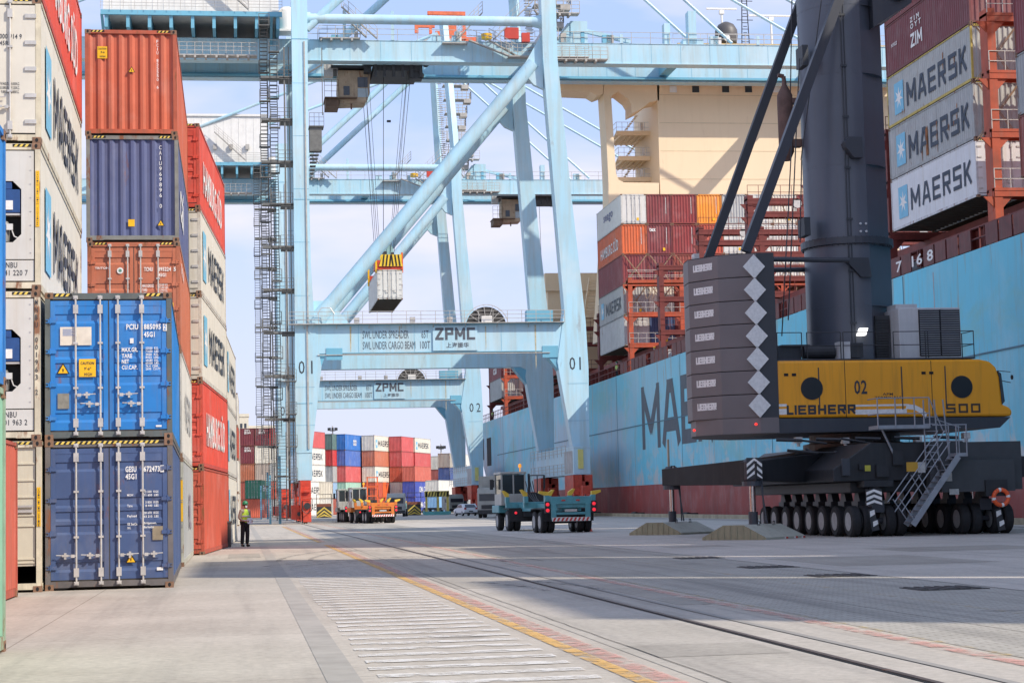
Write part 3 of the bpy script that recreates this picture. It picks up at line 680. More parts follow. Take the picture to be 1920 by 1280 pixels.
# hull side with the run of the stern
def hullprof(z0,z1):
    return [(-110,z0),(277 if z0>6 else 266+ (z0-2)*2,z0),(277,z1),(-110,z1)]
b=SM()
pts=[(-110,2.75),(262,2.75),(266,3.2),(270,4.6),(274,7.2),(276.6,9.2),(277,DZ),(-110,DZ)]
b.prism(pts,'x',HX,HX+44)
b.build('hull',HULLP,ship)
b=SM(); b.prism([(-110,-3.5),(240,-3.5),(252,-1.5),(258,.6),(261.9,2.748),(-110,2.748)],'x',HX+.004,HX+43.9); b.build('boot_top',BOOT,ship)
b=SM()
for z in (8.1,): b.box(HX-.05,HX+.02,-100,258,z-.04,z+.04)
for y in range(-60,260,26): b.box(HX-.02,HX+.02,y,y+.03,2.5,DZ-.05)
b.build('weld_seam',mat('seam_dark',(.05,.14,.2),.6),ship)
b=SM(); x=HX-.012
y=163.2
for ch in 'MAERSK':
    w_={'M':7.6,'A':6.6,'E':4.8,'R':5.4,'S':5.2,'K':6.0}[ch]
    l=SM(); l.block(ch,(x,y,5.9),(0,-1,0),(0,0,1),w_,5.5,.21); l.build('hull_letter',mat('hull_lettering',(.045,.065,.09),.55,var=.2,vs=.8,streak=.3),ship); y-=w_+.55
# mooring deck openings at the stern
for (y0,y1,z0,z1) in ((272.5,274,7.8,10.9),(264.5,269,6.8,10.8)):
    b=SM(); b.box(HX-.03,HX+.5,y0,y1,z0,z1); b.build('mooring_opening',mat('opening_dark',(.02,.016,.016),.8,var=.3,vs=2),ship)
# deck edge
b=SM(); b.box(HX+.1,HX+.2,-100,276,DZ+.55,DZ+.6); b.box(HX+.1,HX+.2,-100,276,DZ+1.08,DZ+1.14)
y=-100
while y<276: b.box(HX+.12,HX+.18,y,y+.07,DZ,DZ+1.1); y+=1.6
b.build('deck_railing',MAR,ship)
y=70; k=0
while y<172:
    if k%5!=4: b=SM(); b.box(HX+.02,HX+.08,y,y+1.45,DZ+.05,DZ+1.05); b.build('bulwark_panel',mat('panel_maroon',(.12,.02,.018),.55,var=.3,vs=2,streak=.3),ship)
    y+=1.65; k+=1
b=SM(); b.box(38.9,74,-100,276,DZ,15.7); b.box(38.6,38.9,-100,276,15.3,15.75)
y=-98
while y<270: b.box(38.4,38.9,y,y+.15,DZ,15.3); y+=2.4
b.build('hatch_coaming',mat('coaming_red',(.21,.035,.025),.6,var=.25,vs=1,rust=.5),ship)
for t,yy in (('27',87),('26',84),('29',94.5),('35',112),('33',106),('37',119)):
    b=SM(); b.text(t,(HX+.015 if 0 else 38.38,yy,14.2),(0,-1,0),(0,0,1),1.0,.75,.02); b.build('lettering',WHT,ship)
b=SM(); b.text('7  16 8',(HX+.012,97,DZ+.25),(0,-1,0),(0,0,1),5.5,.6,.02); b.build('lettering',WHT,ship)
# small deck fittings
for k in range(26):
    y=66+k*6.6+random.uniform(-1,1)
    if y>168: break
    b=SM(); z=DZ; b.box(36.8,37.3,y,y+.5,z,z+random.choice((.8,1.2,1.6))); b.tube((37.8,y,z),(37.8,y,z+1.9),.09,6); b.box(37.5,38.0,y+.9,y+1.3,z,z+.9)
    b.build('deck_fitting',[MAR,GALV][k%3==2],ship)
def lashing_bridge(y,z1,m,x0=SX+.1,x1=72,rails=True,n=None,dense=True):
    b=SM(); xs=[]; x=x0
    while x<x1: xs.append(x); x+=2.48*2
    for i,x in enumerate(xs):
        b.box(x,x+.42,y-.45,y+.45,DZ,z1)
        # oval lightening holes hinted as recessed plates
        for z in range(int(DZ)+2,int(z1)-1,3): b.box(x-.01,x+.43,y-.2,y+.2,z,z+1.1)
    zz=[z for z in (16.0,18.9,21.8,24.7) if z<z1-.4]+[z1-.35]
    for z in zz:
        b.box(x0,x1,y-.5,y+.5,z-.02,z+.12); b.box(x0,x1,y-.48,y-.38,z-.3,z-.021); b.box(x0,x1,y+.38,y+.48,z-.3,z-.021)
    for x in xs:
        for z in zz: b.prism([(x+.42,z-.3),(x+.95,z-.3),(x+.42,z-.85)],'y',y-.4,y-.3); b.prism([(x,z-.3),(x-.53,z-.3),(x,z-.85)],'y',y-.4,y-.3)
    o=b.build('lashing_bridge',m,ship)
    b=SM()
    for z in zz:
        for h in (.55,1.05): b.box(x0,x1,y-.49,y-.46,z+h,z+h+.035)
        x=x0
        while x<x1: b.box(x,x+.035,y-.49,y-.46,z,z+1.05); x+=.82
    b.build('railing',RAILG if m is ORR else m,o)
    return o
RODM=mat('lashing_rod',(.42,.30,.2),.5,.3,var=.3,vs=5)
def lash_rods(y,x0,n,z):
    b=SM()
    for i in range(n):
        x=x0+i*2.48
        for dx in (0,.12):
            b.tube((x+.1+dx,y-.12,z),(x+2.25+dx*.5,y-.25,z+2.7),.025,4); b.tube((x+2.3-dx,y-.15,z),(x+.2-dx*.5,y-.28,z+2.7),.025,4)
    b.build('lashing_rod',RODM,ship)
def light_piles(y,x0,n,z):
    b=SM(); r=random.Random(int(y*10))
    for i in range(n):
        x=x0+r.uniform(0,20); h=r.uniform(.3,1.0)
        b.tube((x,y-.3,z-2),(x+r.uniform(-.8,.8),y-.32,z-2+h+.6),.03,4)
    b.build('spare_rods',RODM,ship)
lashing_bridge(85.6,25.0,ORR,x1=50); lashing_bridge(71,22,MAR,x1=44,dense=False)
for y,z in ((100.4,22.0),(115,22.0),(129.5,23.1),(144,23.0)): lashing_bridge(y,z,MAR)
lashing_bridge(158.5,22.0,MAR)
lashing_bridge(171.6,22.3,ORR)
lashing_bridge(186.6,20.5,MAR,x1=44); lashing_bridge(204,21,MAR,x1=60); lashing_bridge(221,21,MAR,x1=60); lashing_bridge(238,22,MAR,x1=60); lashing_bridge(255.6,24,ORR,x1=60); lashing_bridge(271,23,MAR,x1=60)
lash_rods(173,SX,7,21.9); lash_rods(173,SX,6,19.0); lash_rods(87,SX,5,TZ+2.9*2); lash_rods(87,SX,5,TZ+2.9)
for y,z in ((129.5,23.1),(144,23.0),(171.6,22.3),(115,22.0)): light_piles(y,38,26,z)
for y in (129.5,144):
    for k in range(5):
        b=SM(); x=40+k*5; b.lathe([(.01,0),(.35,0),(.35,.25),(.01,.25)],(x,y-.5,21.9+.6),'y',10); b.build('coiled_gear',GALV,ship)
# deckhouse
h=SM(); hz0,hz1=DZ,49.3
h.box(44.05,70,190,202,hz0,hz1)
house=h.build('deckhouse',HCR,ship)
b=SM()
for z in range(17,49,3): b.box(44.2,70,189.985,189.999,z-.03,z+.03)
b.build('plate_seam',mat('seam_cream',(.6,.48,.3),.6),house)
GLS=mat('window_glass',(.045,.055,.07),.12,var=.1)
for px,m in ((1262,None),(1304,1),(1360,1),(1403,1),(1455,None)):
    p=P(px,168,190); b=SM(); b.box(p.x-.48,p.x+.48,189.93,189.99,p.z-.42,p.z+.42); f=b.build('window',HCR,house)
    b=SM(); b.box(p.x-.38,p.x+.38,189.88,189.925,p.z-.34,p.z+.34); b.build('pane',GLS if m else mat('shutter_white',(.75,.78,.8),.5),f)
def poly(pxs,Y0,Y1,name,m,parent):
    b=SM(); pts=[(P(x,y,Y0).x,P(x,y,Y0).z) for x,y in pxs]; b.prism(pts,'y',Y0,Y1); return b.build(name,m,parent)
poly([(1132,130),(1132,176),(1137,260),(1141,345),(1141,470),(1236,470),(1236,343),(1170,342),(1160,337),(1155,325),(1146,182),(1150,176),(1160,172),(1178,186),(1184,196),(1184,214),(1200,206),(1218,192),(1236,188),(1236,130)],190,193.2,'wing_support',HCR,ship)
poly([(1040,130),(1040,170),(1108,173),(1120,180),(1131,176),(1131,130)],190,193.2,'wing_bracket',HCR,ship)
poly([(1132,474),(1142,471),(1236,471),(1236,640),(1122,640)],190,193.2,'house_lower_wall',HCR,ship)
b=SM(); p0=P(1040,158,190); b.box(p0.x,70,188.6,196,p0.z+.05,p0.z+2.6); b.build('bridge_wing',HCR,ship)
for k,(py,xl) in enumerate(((237,1160),(285,1164),(325,1160))):
    z=P(1200,py,191).z; xl=P(xl,py,193).x
    b=SM(); b.prism([(xl,194.5),(44.05,194.5),(44.05,201.5),(xl+.8,201.5)],'z',z,z+.15); 
    b.prism([(xl,194.2),(44.05,194.2),(44.05,194.5),(xl,194.5)],'z',z-.3,z+.16)
    for i in range(5): b.box(xl+.6+i*.6,xl+.7+i*.6,194.6,201,z-.22,z-.01)
    o=b.build('stair_landing',HCR,ship)
    b=SM()
    for q in (.55,1.1): b.box(xl,44,194.3,194.34,z+q,z+q+.04); b.box(xl,xl+.04,194.3,201,z+q,z+q+.04)
    for i in range(6): b.box(xl+i*.62,xl+.04+i*.62,194.3,194.34,z,z+1.1)
    b.box(xl+2.6,xl+2.9,194.0,194.2,z+.2,z+1.0); b.build('railing',GALV,o)
    b=SM()
    for i in range(9): b.box(xl+1.0+i*.22,xl+1.25+i*.22,197,197.9,z+.15+i*.28,z+.2+i*.28)
    b.build('stair_flight',HCR,o)
# masts and radars on the wheelhouse top
top=49.35
b=SM(); b.box(46.5,70,190.3,201,top-.04,top+.35); b.build('monkey_island',mat('deck_tan',(.5,.38,.2),.7),house)
b=SM(); p=P(1366,60,192); b.lathe([(.5,-1.2),(1.15,-.9),(1.25,-.2),(1.2,.5),(.85,1.1),(.3,1.4),(.01,1.45)],(p.x,193,p.z-.1),'z',18); d=b.build('satellite_dome',mat('dome_grey',(.09,.085,.085),.5),ship,smooth=True)
b=SM(); b.lathe([(.01,0),(.35,0),(.35,-.1),(.01,-.1)],(p.x-.3,191.7,p.z-.75),'y',14); b.build('horn_speaker',WHT,ship)
for px,w_ in ((1357,1.3),(1450,1.9)):
    p=P(px,14 if px<1400 else 27,192); b=SM(); b.tube((p.x,193,top),(p.x,193,p.z-.2),.12,8); b.box(p.x-.25,p.x+.25,192.8,193.2,p.z-.5,p.z-.1); b.box(p.x-w_*1.3,p.x+w_*1.3,192.9,193.1,p.z,p.z+.18); b.build('radar',WHT,ship)
b=SM(); p=P(1400,0,192)
for dx in (-.45,.45): b.tube((p.x+dx,193,top),(p.x+dx*.4,193,p.z+3),.06,5)
for i in range(9): z=top+.5+i*.7; b.box(p.x-.45+.03*i,p.x+.45-.03*i,192.95,193.05,z,z+.06); b.box(p.x-.9 if i%3==1 else p.x-.2,p.x+.9 if i%3==1 else p.x+.2,192.95,193.05,z+.3,z+.36)
b.build('signal_mast',DARK,ship)
b=SM()
for q in (.5,1.0): b.box(46,69,190.35,190.39,top+.3+q,top+.34+q)
for i in range(24): b.box(46+i,46.04+i,190.35,190.39,top+.3,top+1.3)
b.build('railing',GALV,ship)
# casing and stairs aft of the house
b=SM(); q0=P(1022,512,205); q1=P(1058,545,205); b.box(q0.x,45,205,209,q1.z,q0.z); b.box(q0.x+.3,45,205.5,215,q1.z-3,q1.z); b.box(38,60,206,214,DZ,26); b.build('engine_casing',HCR,ship)
b=SM(); q=P(1095,600,200); t=P(1108,520,200)
for dx in (0,1.2): b.beam((q.x+dx,200,q.z),(t.x+dx,200.6,t.z),.12,.3)
for i in range(14): f=i/14; b.box(q.x+(t.x-q.x)*f,q.x+(t.x-q.x)*f+1.2,200,200.4,q.z+(t.z-q.z)*f,q.z+(t.z-q.z)*f+.06)
b.build('stair_flight',HCR,ship)
# black and yellow fenders hang from the quay, drain boxes on the hull foot
for k,px in enumerate((1130,1212,1312,1620)):
    p=PX(px,965,HX); b=MB(); b.box(-.45,.45,-.7,.7,-1.2,.25); b.tube((-.3,-.75,.1),(-.3,.75,.1),.22,8)
    o=b.build('quay_fender',RUB); o.location=(HX-.75,p.y,.1); tag(o,'black rubber fender between quay edge and red hull, %s'%['just right of the crane leg','left of the outrigger plates','behind the farther outrigger plate','behind the wheels of the mobile crane'][k],'fender','fenders along the quay edge')
for y0,y1 in ((26.3,28.5),(40.9,43.1),(68.2,69.5),(11.7,13.9)):
    b=SM(); b.box(SX+.05,SX+2.4,y0,y1,DZ,22.6); b.box(SX,SX+2.5,y0,y1,22.6,22.8); b.build('gap_shade_block',MAR,ship)  # solid blocks added out of view between stacks to cut sun streaks
# ---- containers aboard
GRP='containers stacked on the ship'
def sc(label,col,j,k,y,end='corr',reefer=False,detail=0,frame=None,dz=0):
    return container(label,col,(SX+2.438+2.48*j,y,TZ+dz+k*(HC+.012)),0,end,reefer=reefer,detail=detail,group=GRP,frame=frame)
O2=(.62,.13,.04); O3=(.85,.30,.03); LG=(.42,.43,.42); MB_=(.22,.04,.045); MR=(.27,.04,.04); BR=(.30,.07,.05)
rowt={4:[('white',WHITE,'reefdoor'),('maroon',MB_,'corr'),('dark red',MR,'corr'),('bright orange',O3,'corr'),('pale grey',LG,'corr'),('white',WHITE,'reefdoor'),('off-white',CREAM,'corr'),('maroon',MB_,'corr')],
 3:[('orange-red',O2,'corr'),('maroon',MB_,'corr'),('dark red',MR,'corr'),('red',REDO,'corr'),('white',WHITE,'reefdoor'),('white',WHITE,'reefdoor'),('white',WHITE,'corr'),('brown',BR,'corr')],
 2:[('maroon',MB_,'corr'),('dark maroon',MAROON,'corr'),('brown',BR,'corr'),('red-brown',MR,'corr'),('cream',CREAM,'corr'),('blue',NAVY,'corr'),('white',WHITE,'corr'),('cream',CREAM,'corr')],
 1:[('grey',LG,'corr'),('cream',CREAM,'corr'),('brown',BR,'door'),('red',REDO,'corr'),('white',WHITE,'door'),('blue',BLUE,'corr')],
 0:[('pale grey',(.5,.51,.51),'door'),('navy',NAVY,'corr'),('maroon',MB_,'door'),('navy',NAVY,'corr'),('grey',LG,'door'),('red',REDO,'corr')]}
ordn=['outermost','second','third','fourth','fifth','sixth','seventh','eighth']
tn=['bottom','second','third','fourth','top']
S1Y=172.9
for k,row in rowt.items():
    for j,(cn,c,e) in enumerate(row):
        o=sc('%s container, %s row from the quay, %s tier of the block below the deckhouse'%(cn,ordn[j],tn[k]),c,j,k,S1Y,e,reefer=e=='reefdoor')
        if j==0:
            if k==4: side_name(o,'seago',3.5,4.6,1.1,.9,m=mat('faded_lilac',(.16,.17,.28),.6),side=-1,star=None)
            if k==3: side_name(o,'HAMBURG SÜD',1.6,8.8,.7,1.3,m=WHT,side=-1,bold=.02)
            if k==1: side_name(o,'MAERSK',3.6,7.4,.7,1.25,side=-1,star=(1.2,1.6,.6))
        if j==1 and k==3: face(o,[('tex',.22,2.2,.62,.36,.03)],y=-.02)
        if (j+k)%3==1: plate(o,'caution_sign',1.5,.35,.22,.28,YEL,-.02)
        if k>=3 and e=='corr' and j<4: b=MB(); b.box(-.58,-.52,-.012,-.008,1.0,2.6); b.build('vertical_lettering',mat('dim_white',(.5,.47,.45),.6,var=.3,vs=9),o)
# block at the right edge of the picture
S0Y=87.0
spec=[('clean white reefer with grey MAERSK letters, lowest in the ship stack at the right edge',(.70,.70,.71),'reefdoor'),('grey rust-streaked container with MAERSK lettering directly above the white one',(.40,.41,.40),'corr'),('grey container with MAERSK lettering under the maroon ones at the right edge',(.42,.43,.41),'corr'),('maroon container with white Z I M lettering above the grey MAERSK ones',(.17,.035,.04),'corr'),('maroon container cut by the top edge above the one lettered Z I M',(.2,.035,.035),'corr'),('red container top of the right-hand ship stack, above the frame',REDO,'corr')]
for k,(lb,c,e) in enumerate(spec):
    o=sc(lb,c,0,k,S0Y,e,reefer=k==0,detail=2,frame=(.5,.38,.08) if k==2 else None)
    if k<3: side_name(o,'MAERSK',3.0,8.6,.65 if k else .75,1.35 if k else 1.25,m=mat('maersk_ink',(.03,.045,.075),.6,var=.15,vs=2),side=-1,bold=.05 if k else .015,star=(1.15,1.75,.55))
    if k==3:
        side_name(o,'ZIM',4.0,1.7,.75,.75,m=WHT,side=-1,bold=.05); side_name(o,'Z I M\nO Y T',4.0,1.6,1.75,.65,m=WHT,side=-1,bold=.03); side_name(o,'NYK22',1.0,.9,1.5,.2,m=WHT,side=-1)
    if k in (1,2):
        b=MB()
        for q in range(9 if k==1 else 5):
            u=random.uniform(1.5,11); hgt=random.uniform(.2,1.1) if not(k==1 and q==0) else 1.6
            if k==1 and q==0: u=5.6
            z=random.uniform(.2,2.4-hgt) if q else .35
            xx=-W-.006; b.add([(xx,LC-u,z),(xx,LC-u-random.uniform(.03,.12)-(0.25 if k==1 and q==0 else 0),z+.05),(xx,LC-u-.10-(0.2 if k==1 and q==0 else 0),z+hgt),(xx,LC-u+.02,z+hgt*.9)],[(0,1,2,3)])
        b.build('rust_run',mat('rust_run',(.30,.12,.045),.9,var=.4,vs=7),o)
cols2=[[WHITE,CREAM,CREAM,CREAM,REDO],[GREY,CREAM,REDO,MAROON,CREAM],[REDO,GREY,CREAM,CREAM,MAROON]]
for j,cs in enumerate(cols2):
    for k,c in enumerate(cs):
        sc('container in the %s row and %s tier of the ship stack at the right edge'%(ordn[j+1],tn[k]),c,j+1,k,S0Y,'reefdoor' if k==0 else 'corr',reefer=k==0,detail=0)
# unseen outer-row stacks towards the bow, tier counts chosen for the quay shade
for y,n in ((69.6,6),(55.9,6),(43.2,8),(28.6,5),(14.0,8),(-.6,6),(-15.2,2)):
    for k in range(n):
        c=[MAROON,LG,REDO,CREAM,NAVY,BR,GREY,MB_][(k+int(y))%8]
        sc('%s tier container on the ship outside the right frame edge, %s block towards the bow'%(['first','second','third','fourth','fifth','sixth','seventh','eighth'][k],ordn[int((72.4-y)/14.5+.3)]),c,0,k,y)
# blocks aft of the deckhouse
for y,cols in ((222.5,[[CREAM,LG,WHITE],[REDO,CREAM,REDO]]),(257.5,[[LG,MB_,MR],[CREAM,REDO,BR],[BR,CREAM,MB_]]),(206.5,[[BR,LG,WHITE]])):
    for j,cs in enumerate(cols):
        for k,c in enumerate(cs):
            o=sc('container aft of the deckhouse, %s row and %s tier, %s block'%(ordn[j],tn[k],{222.5:'middle',257.5:'sternmost',206.5:'nearest'}[y]),c,j,k,y)
            if y==206.5 and k==2: side_name(o,'MAERSK',3.4,7.4,.7,1.25,side=-1,star=(1.2,1.6,.6))
            if y==257.5 and j==0 and k==1: side_name(o,'cai',4,3.6,.8,1.2,m=WHT,side=-1)
# ------------------------------------------------------------------ ship-to-shore gantry cranes
CB=mat('crane_blue',(.39,.63,.75),.45,wear=.05,var=.10,vs=.25,streak=.5,rust=.3,dirt=(.40,.45,.42),sc=.35,fade=.25)
CB2=mat('crane_blue_deep',(.16,.42,.56),.45,var=.12,vs=.4,streak=.35,rust=.2,dirt=(.2,.3,.35),sc=.4)
RUST=mat('crane_red',(.50,.06,.03),.5,var=.3,vs=2,streak=.3,rust=.3,dirt=(.1,.03,.02))
ORC=mat('crane_orange',(.72,.13,.03),.5,var=.2,vs=2)
STEP=mat('stair_steel',(.16,.16,.15),.6,.3,var=.2,vs=3)
LGR=mat('platform_steel',(.42,.40,.37),.6,.2,var=.2,vs=2,rust=.4)
HWH=mat('machine_house_white',(.74,.73,.70),.5,var=.06,streak=.25,dirt=(.5,.47,.42))
OX,OY=18.6,183.
def KM():
    b=MB(); b.T=Matrix.Translation((-OX,-OY,0)); return b
LX0,LX1=5.2,6.7
def rail(b,p,q,h=1.1,step=1.4,r=.028,n=3):
    p=Vector(p);q=Vector(q);L_=(q-p).length;k=max(1,int(L_/step))
    for i in range(k+1):
        c=p.lerp(q,i/k); b.beam(c,c+Vector((0,0,h)),r*1.5)
    for i in range(1,n+1): b.beam(p+Vector((0,0,h*i/n)),q+Vector((0,0,h*i/n)),r*1.3)
def make_crane(num):
    root=thing('gantry_crane','light blue ship-to-shore gantry crane numbered 01, nearest of the two, with a reefer hanging','crane',(OX,OY,0),0,'ship-to-shore cranes on the quay')
    F0,F1=173.,174.7; B0,B1=193.,194.7
    for (y0,y1) in ((F0,F1),(B0,B1)):
        b=KM(); b.prism([(5.12,6.6),(5.1,14),(5.16,18.4),(LX0,30),(LX0,50.5),(6.72,50.5),(6.62,34),(6.7,24),(6.98,18.4),(7.55,14.4),(6.58,6.6)],'y',y0,y1)
        lg=b.build('landside_leg',CB,root)
        b=KM()
        for z in (45.2,30,11): b.box(5.14,6.78 if z>40 else 6.68,y0-.03,y0-.01,z,z+.05)
        b.build('weld_flange',CB2,lg)
        b=KM(); b.prism([(29.7,14.6),(30.95,6.6),(32.55,6.6),(32.66,14),(32.5,18.5),(31.4,31),(30.45,43.6),(30.42,50),(29.0,50),(29.05,43.6),(30.5,19.4),(30.35,18.6)],'y',y0,y1); b.build('waterside_leg',CB,root)
        bm=KM(); bm.prism([(6.9,15.6),(8.2,15.6),(29.2,15.6),(30.4,15.0),(30.4,18.25),(6.9,18.25)],'y',y0+.06,y1-.06)
        pb=bm.build('portal_beam',CB,root)
        if y0==F0:
            b=KM(); b.box(8.6,29.5,y0+.03,y0+.055,15.6,15.66); b.box(6.9,30.4,y0-.1,y0+.055,18.2,18.26)
            for x in (8.6,28.9): b.box(x-.6,x+.9,y0+.0,y0+.055,15.0,16.1)
            b.build('edge_plate',CB2,pb)
        b=KM(); b.prism([(8.0,15.58),(7.3,15.58),(7.45,14.2)],'y',y0+.1,y1-.1); b.prism([(28.4,15.58),(30.0,15.58),(29.8,13.8)],'y',y0+.1,y1-.1); b.build('knee_plate',CB2,pb)
        # upper tube and long diagonal
        b=KM(); b.tube((6.7,(y0+y1)/2,47.4),(28.4,(y0+y1)/2,47.4),.46,20); b.tube((6.7,(y0+y1)/2,47.4),(7.0,(y0+y1)/2,47.4),.6,20); b.tube((28.1,(y0+y1)/2,47.4),(29.1,(y0+y1)/2,47.4),.46,20,r2=.7); b.build('upper_tie_tube',CB,root,smooth=True)
        b=KM(); yc=(y0+y1)/2; b.tube((7.4,yc,19.0),(28.2,yc,43.3),.66,24); b.tube((6.3,yc,17.7),(8.6,yc,20.4),.95,20,r2=.67); b.build('diagonal_tube',CB,root,smooth=True)
        b=KM(); b.prism([(27.0,42.6),(29.1,46.2),(29.1,40.8),(28.2,41.2)],'y',yc-.3,yc+.3); b.prism([(6.8,18.26),(10.4,18.26),(8.4,20.6),(6.8,20.6)],'y',yc-.08,yc+.08); b.build('gusset_plate',CB,root)
        b=KM(); b.tube((6.6,yc,46.4),(27.6,yc,66.0),.42,16); b.build('upper_diagonal_tube',CB,root,smooth=True)
        b=KM(); b.beam((29.7,yc,49.5),(28.7,yc+(2 if y0<180 else -2),68),.85,.95); b.build('apex_leg',CB,root)
        b=KM(); b.tube((27.6,yc,66.2),(-18,yc+(3 if y0<180 else -3),48.2),.2,8); b.build('backstay',CB,root)
    for x0,x1,nm in ((LX0-.05,6.55,'landside'),(30.95,32.5,'waterside')):
        b=KM(); b.box(x0,x1,172.6,195.2,3.95,6.6); b.box(x0-.02,x1+.02,172.55,195.25,6.45,6.6); s=b.build('sill_beam',CB,root)
        if nm=='waterside':
            b=KM()
            for z in (4.2,5.9): rail(b,(x0-.6,173.5,z-.2),(x0-.6,194.8,z-.2),1.0,2.2)
            b.build('railing',LGR,s)
            b=KM(); b.box(31.35,31.85,172.5,172.59,4.5,6.3); b.text('0\n1',(31.5,172.48,4.7),(1,0,0),(0,0,1),.2,1.3); b.build('yellow_notice',mat('notice_yellow',(.7,.62,.2),.6,var=.1),s)
            b=KM(); b.box(x0-.03,x0-.005,173.2,176.5,4.1,6.2); b.box(x0-.03,x0-.005,176.8,177.6,4.1,6.2); b.build('grey_panel',mat('panel_grey',(.42,.42,.42),.6,var=.2),s)
        for yc in (174.4,193.4):
            xm=(x0+x1)/2
            b=KM(); b.box(xm-.55,xm+.55,yc-2.2,yc+2.2,2.5,3.3); b.prism([(yc-.8,3.3),(yc+.8,3.3),(yc+.5,3.95),(yc-.5,3.95)],'x',xm-.5,xm+.5)
            for q in (-2.6,2.6):
                b.prism([(yc+q-1.3,.95),(yc+q+1.3,.95),(yc+q+1.15,1.9),(yc+q+.3,2.5),(yc+q-.3,2.5),(yc+q-1.15,1.9)],'x',xm-.4,xm+.4)
                for e in (-.95,.95): b.box(xm-.62,xm-.42,yc+q+e-.25,yc+q+e+.25,.5,1.4)
            nm!='landside' and (b.box(xm-.95,xm-.12,yc-2.4,yc+2.4,2.0,3.9),b.box(xm+.15,xm+.9,yc-2.2,yc+2.2,1.8,3.9),b.box(xm-1.0,xm-.9,yc-2.5,yc-2.3,1.2,3.9)); b.box(xm-.3,xm+.45,yc-4.6,yc-4.0,.15,2.1); b.box(xm-.42,xm+.42,yc-4.0,yc-3.0,.3,2.9)
            if nm=='landside': b.box(xm-.42,xm+.55,yc-2.0,yc-1.4,1.2,3.9); b.box(xm-.5,xm-.42,yc-4.7,yc-1.4,.2,3.9); b.box(xm-.3,xm+.5,yc-4.75,yc-4.6,2.2,2.35); b.box(xm-.3,xm+.5,yc-4.3,yc-4.1,2.9,3.0); b.box(xm-1.3,xm-.55,yc-3.8,yc-1.6,.4,1.7)
            bo=b.build('bogie',RUST if not nm=='landside' else mat('bogie_orange_red',(.55,.06,.03),.5,var=.3,vs=1.5,streak=.35),root,bevel=.03)
            for q in (-3.4,-1.7,1.7,3.4):
                w_=KM(); w_.lathe([(.38,-.14),(.42,-.14),(.42,-.09),(.36,-.09),(.36,.09),(.42,.09),(.42,.14),(.38,.14)],(xm,yc+q,.42),'x',18); w_.build('rail_wheel',DARK,bo,smooth=True)
            b=KM()
            for q in (-3.6,-1.2): b.box(xm-.75,xm-.45,yc+q,yc+q+.5,.6,1.1); b.lathe([(.01,0),(.2,0),(.2,-.5),(.01,-.5)],(xm-.6,yc+q,.9),'y',10)
            b.lathe([(.01,0),(.3,0),(.3,-.1),(.01,-.1)],(xm+.1,yc-4.62,1.6),'y',12); b.path([(xm-.3,yc-4.6,2.1),(xm-.35,yc-4.8,1.2),(xm,yc-4.85,.9),(xm+.5,yc-4.8,1.2),(xm+.55,yc-4.6,2.2)],.035,6); b.build('drive_motor',DARK,bo)
    # girders
    for y0,y1 in ((179,180.3),(186.7,188)):
        b=KM(); b.box(-24,75,y0,y1,44.65,46.65); b.box(-24,75,y0-.12,y1+.12,44.6,44.66); b.box(-24,75,y0-.06,y1+.06,46.65,46.7); g=b.build('girder',CB,root)
        b=KM(); yy=y1 if y0<183 else y0-.55; b.box(-24,75,yy,yy+.55,44.75,44.9); b.box(-24,75,yy+.2,yy+.32,44.9,45.05); b.build('trolley_rail',CB2,g)
        b=KM()
        for x in range(-22,75,3): b.box(x,x+.03,y0-.012,y0,44.7,46.6)
        b.build('girder_seam',CB2,g)
        b=KM(); yy=y0-.1 if y0<183 else y1+.1; rail(b,(4,yy,46.7),(74,yy,46.7),1.1,1.9,.034,2); b.build('railing',LGR,g)
    b=KM()
    for x in (-23,-11,5.8,18,29.7,44,60,74): b.box(x-.5,x+.5,180.3,186.7,45.2,46.5)
    b.build('cross_girder',CB2,root)
    for y0 in (174.7,188): 
        b=KM(); 
        for x in (5.95,29.7): b.box(x-.55,x+.55,y0,y0+4.3 if y0<180 else 193,45.5,46.64)
        b.build('leg_tie_beam',CB,root)
    # walkway posts with small lamps
    b=KM()
    for x in (10.5,15.2,38,52): b.box(x-.15,x+.15,178.9,179.0,46.7,49.6 if x<20 else 47.6)
    b.build('lamp_post',CB,root)
    b=KM(); b.box(26.5,34.5,178.0,179,45.0,45.12); rail(b,(26.5,178.05,45.1),(34.5,178.05,45.1),1.2,1.2,.028,3); b.box(20,22.5,178.2,179,46.3,46.4); b.build('hinge_platform',LGR,root)
    b=KM(); b.beam((22.6,178.2,46.6),(26.6,178.3,45.1),.5,.1); rail(b,(22.6,178.0,46.6),(26.6,178.0,45.1),1.1,.8,.028,2); b.beam((10.2,178.3,49.8),(13.6,178.3,46.7),.4,.1); rail(b,(10.2,178.1,49.8),(13.6,178.1,46.7),1.1,.9,.028,2); b.beam((25,178.3,46.7),(29,178.3,50.6),.4,.1); rail(b,(25,178.1,46.7),(29,178.1,50.6),1.1,.9,.028,2); b.build('girder_stair',LGR,root)
    rr=random.Random(3)
    for k in range(16):
        x=rr.choice((9,12,14,19,21,24,32,33.5,36,41,47))+rr.uniform(-.6,.6); h=rr.uniform(.4,1.1); w_=rr.uniform(.3,.9)
        b=KM(); b.box(x,x+w_,178.95,179.6,46.72,46.72+h); b.build('deck_box',rr.choice((CB2,LGR,HWH,CB)),root)
    for x0_,z0_,x1_,z1_ in ((27.4,45.1,24.6,46.7),(29.2,49.8,31.5,46.8),(21.5,46.8,24.0,49.4),(12.6,46.8,10.4,48.9)):
        b=KM(); b.beam((x0_,178.4,z0_),(x1_,178.4,z1_),.5,.1); rail(b,(x0_,178.1,z0_),(x1_,178.1,z1_),1.1,.6,.035,3); b.build('girder_stair',LGR,root)
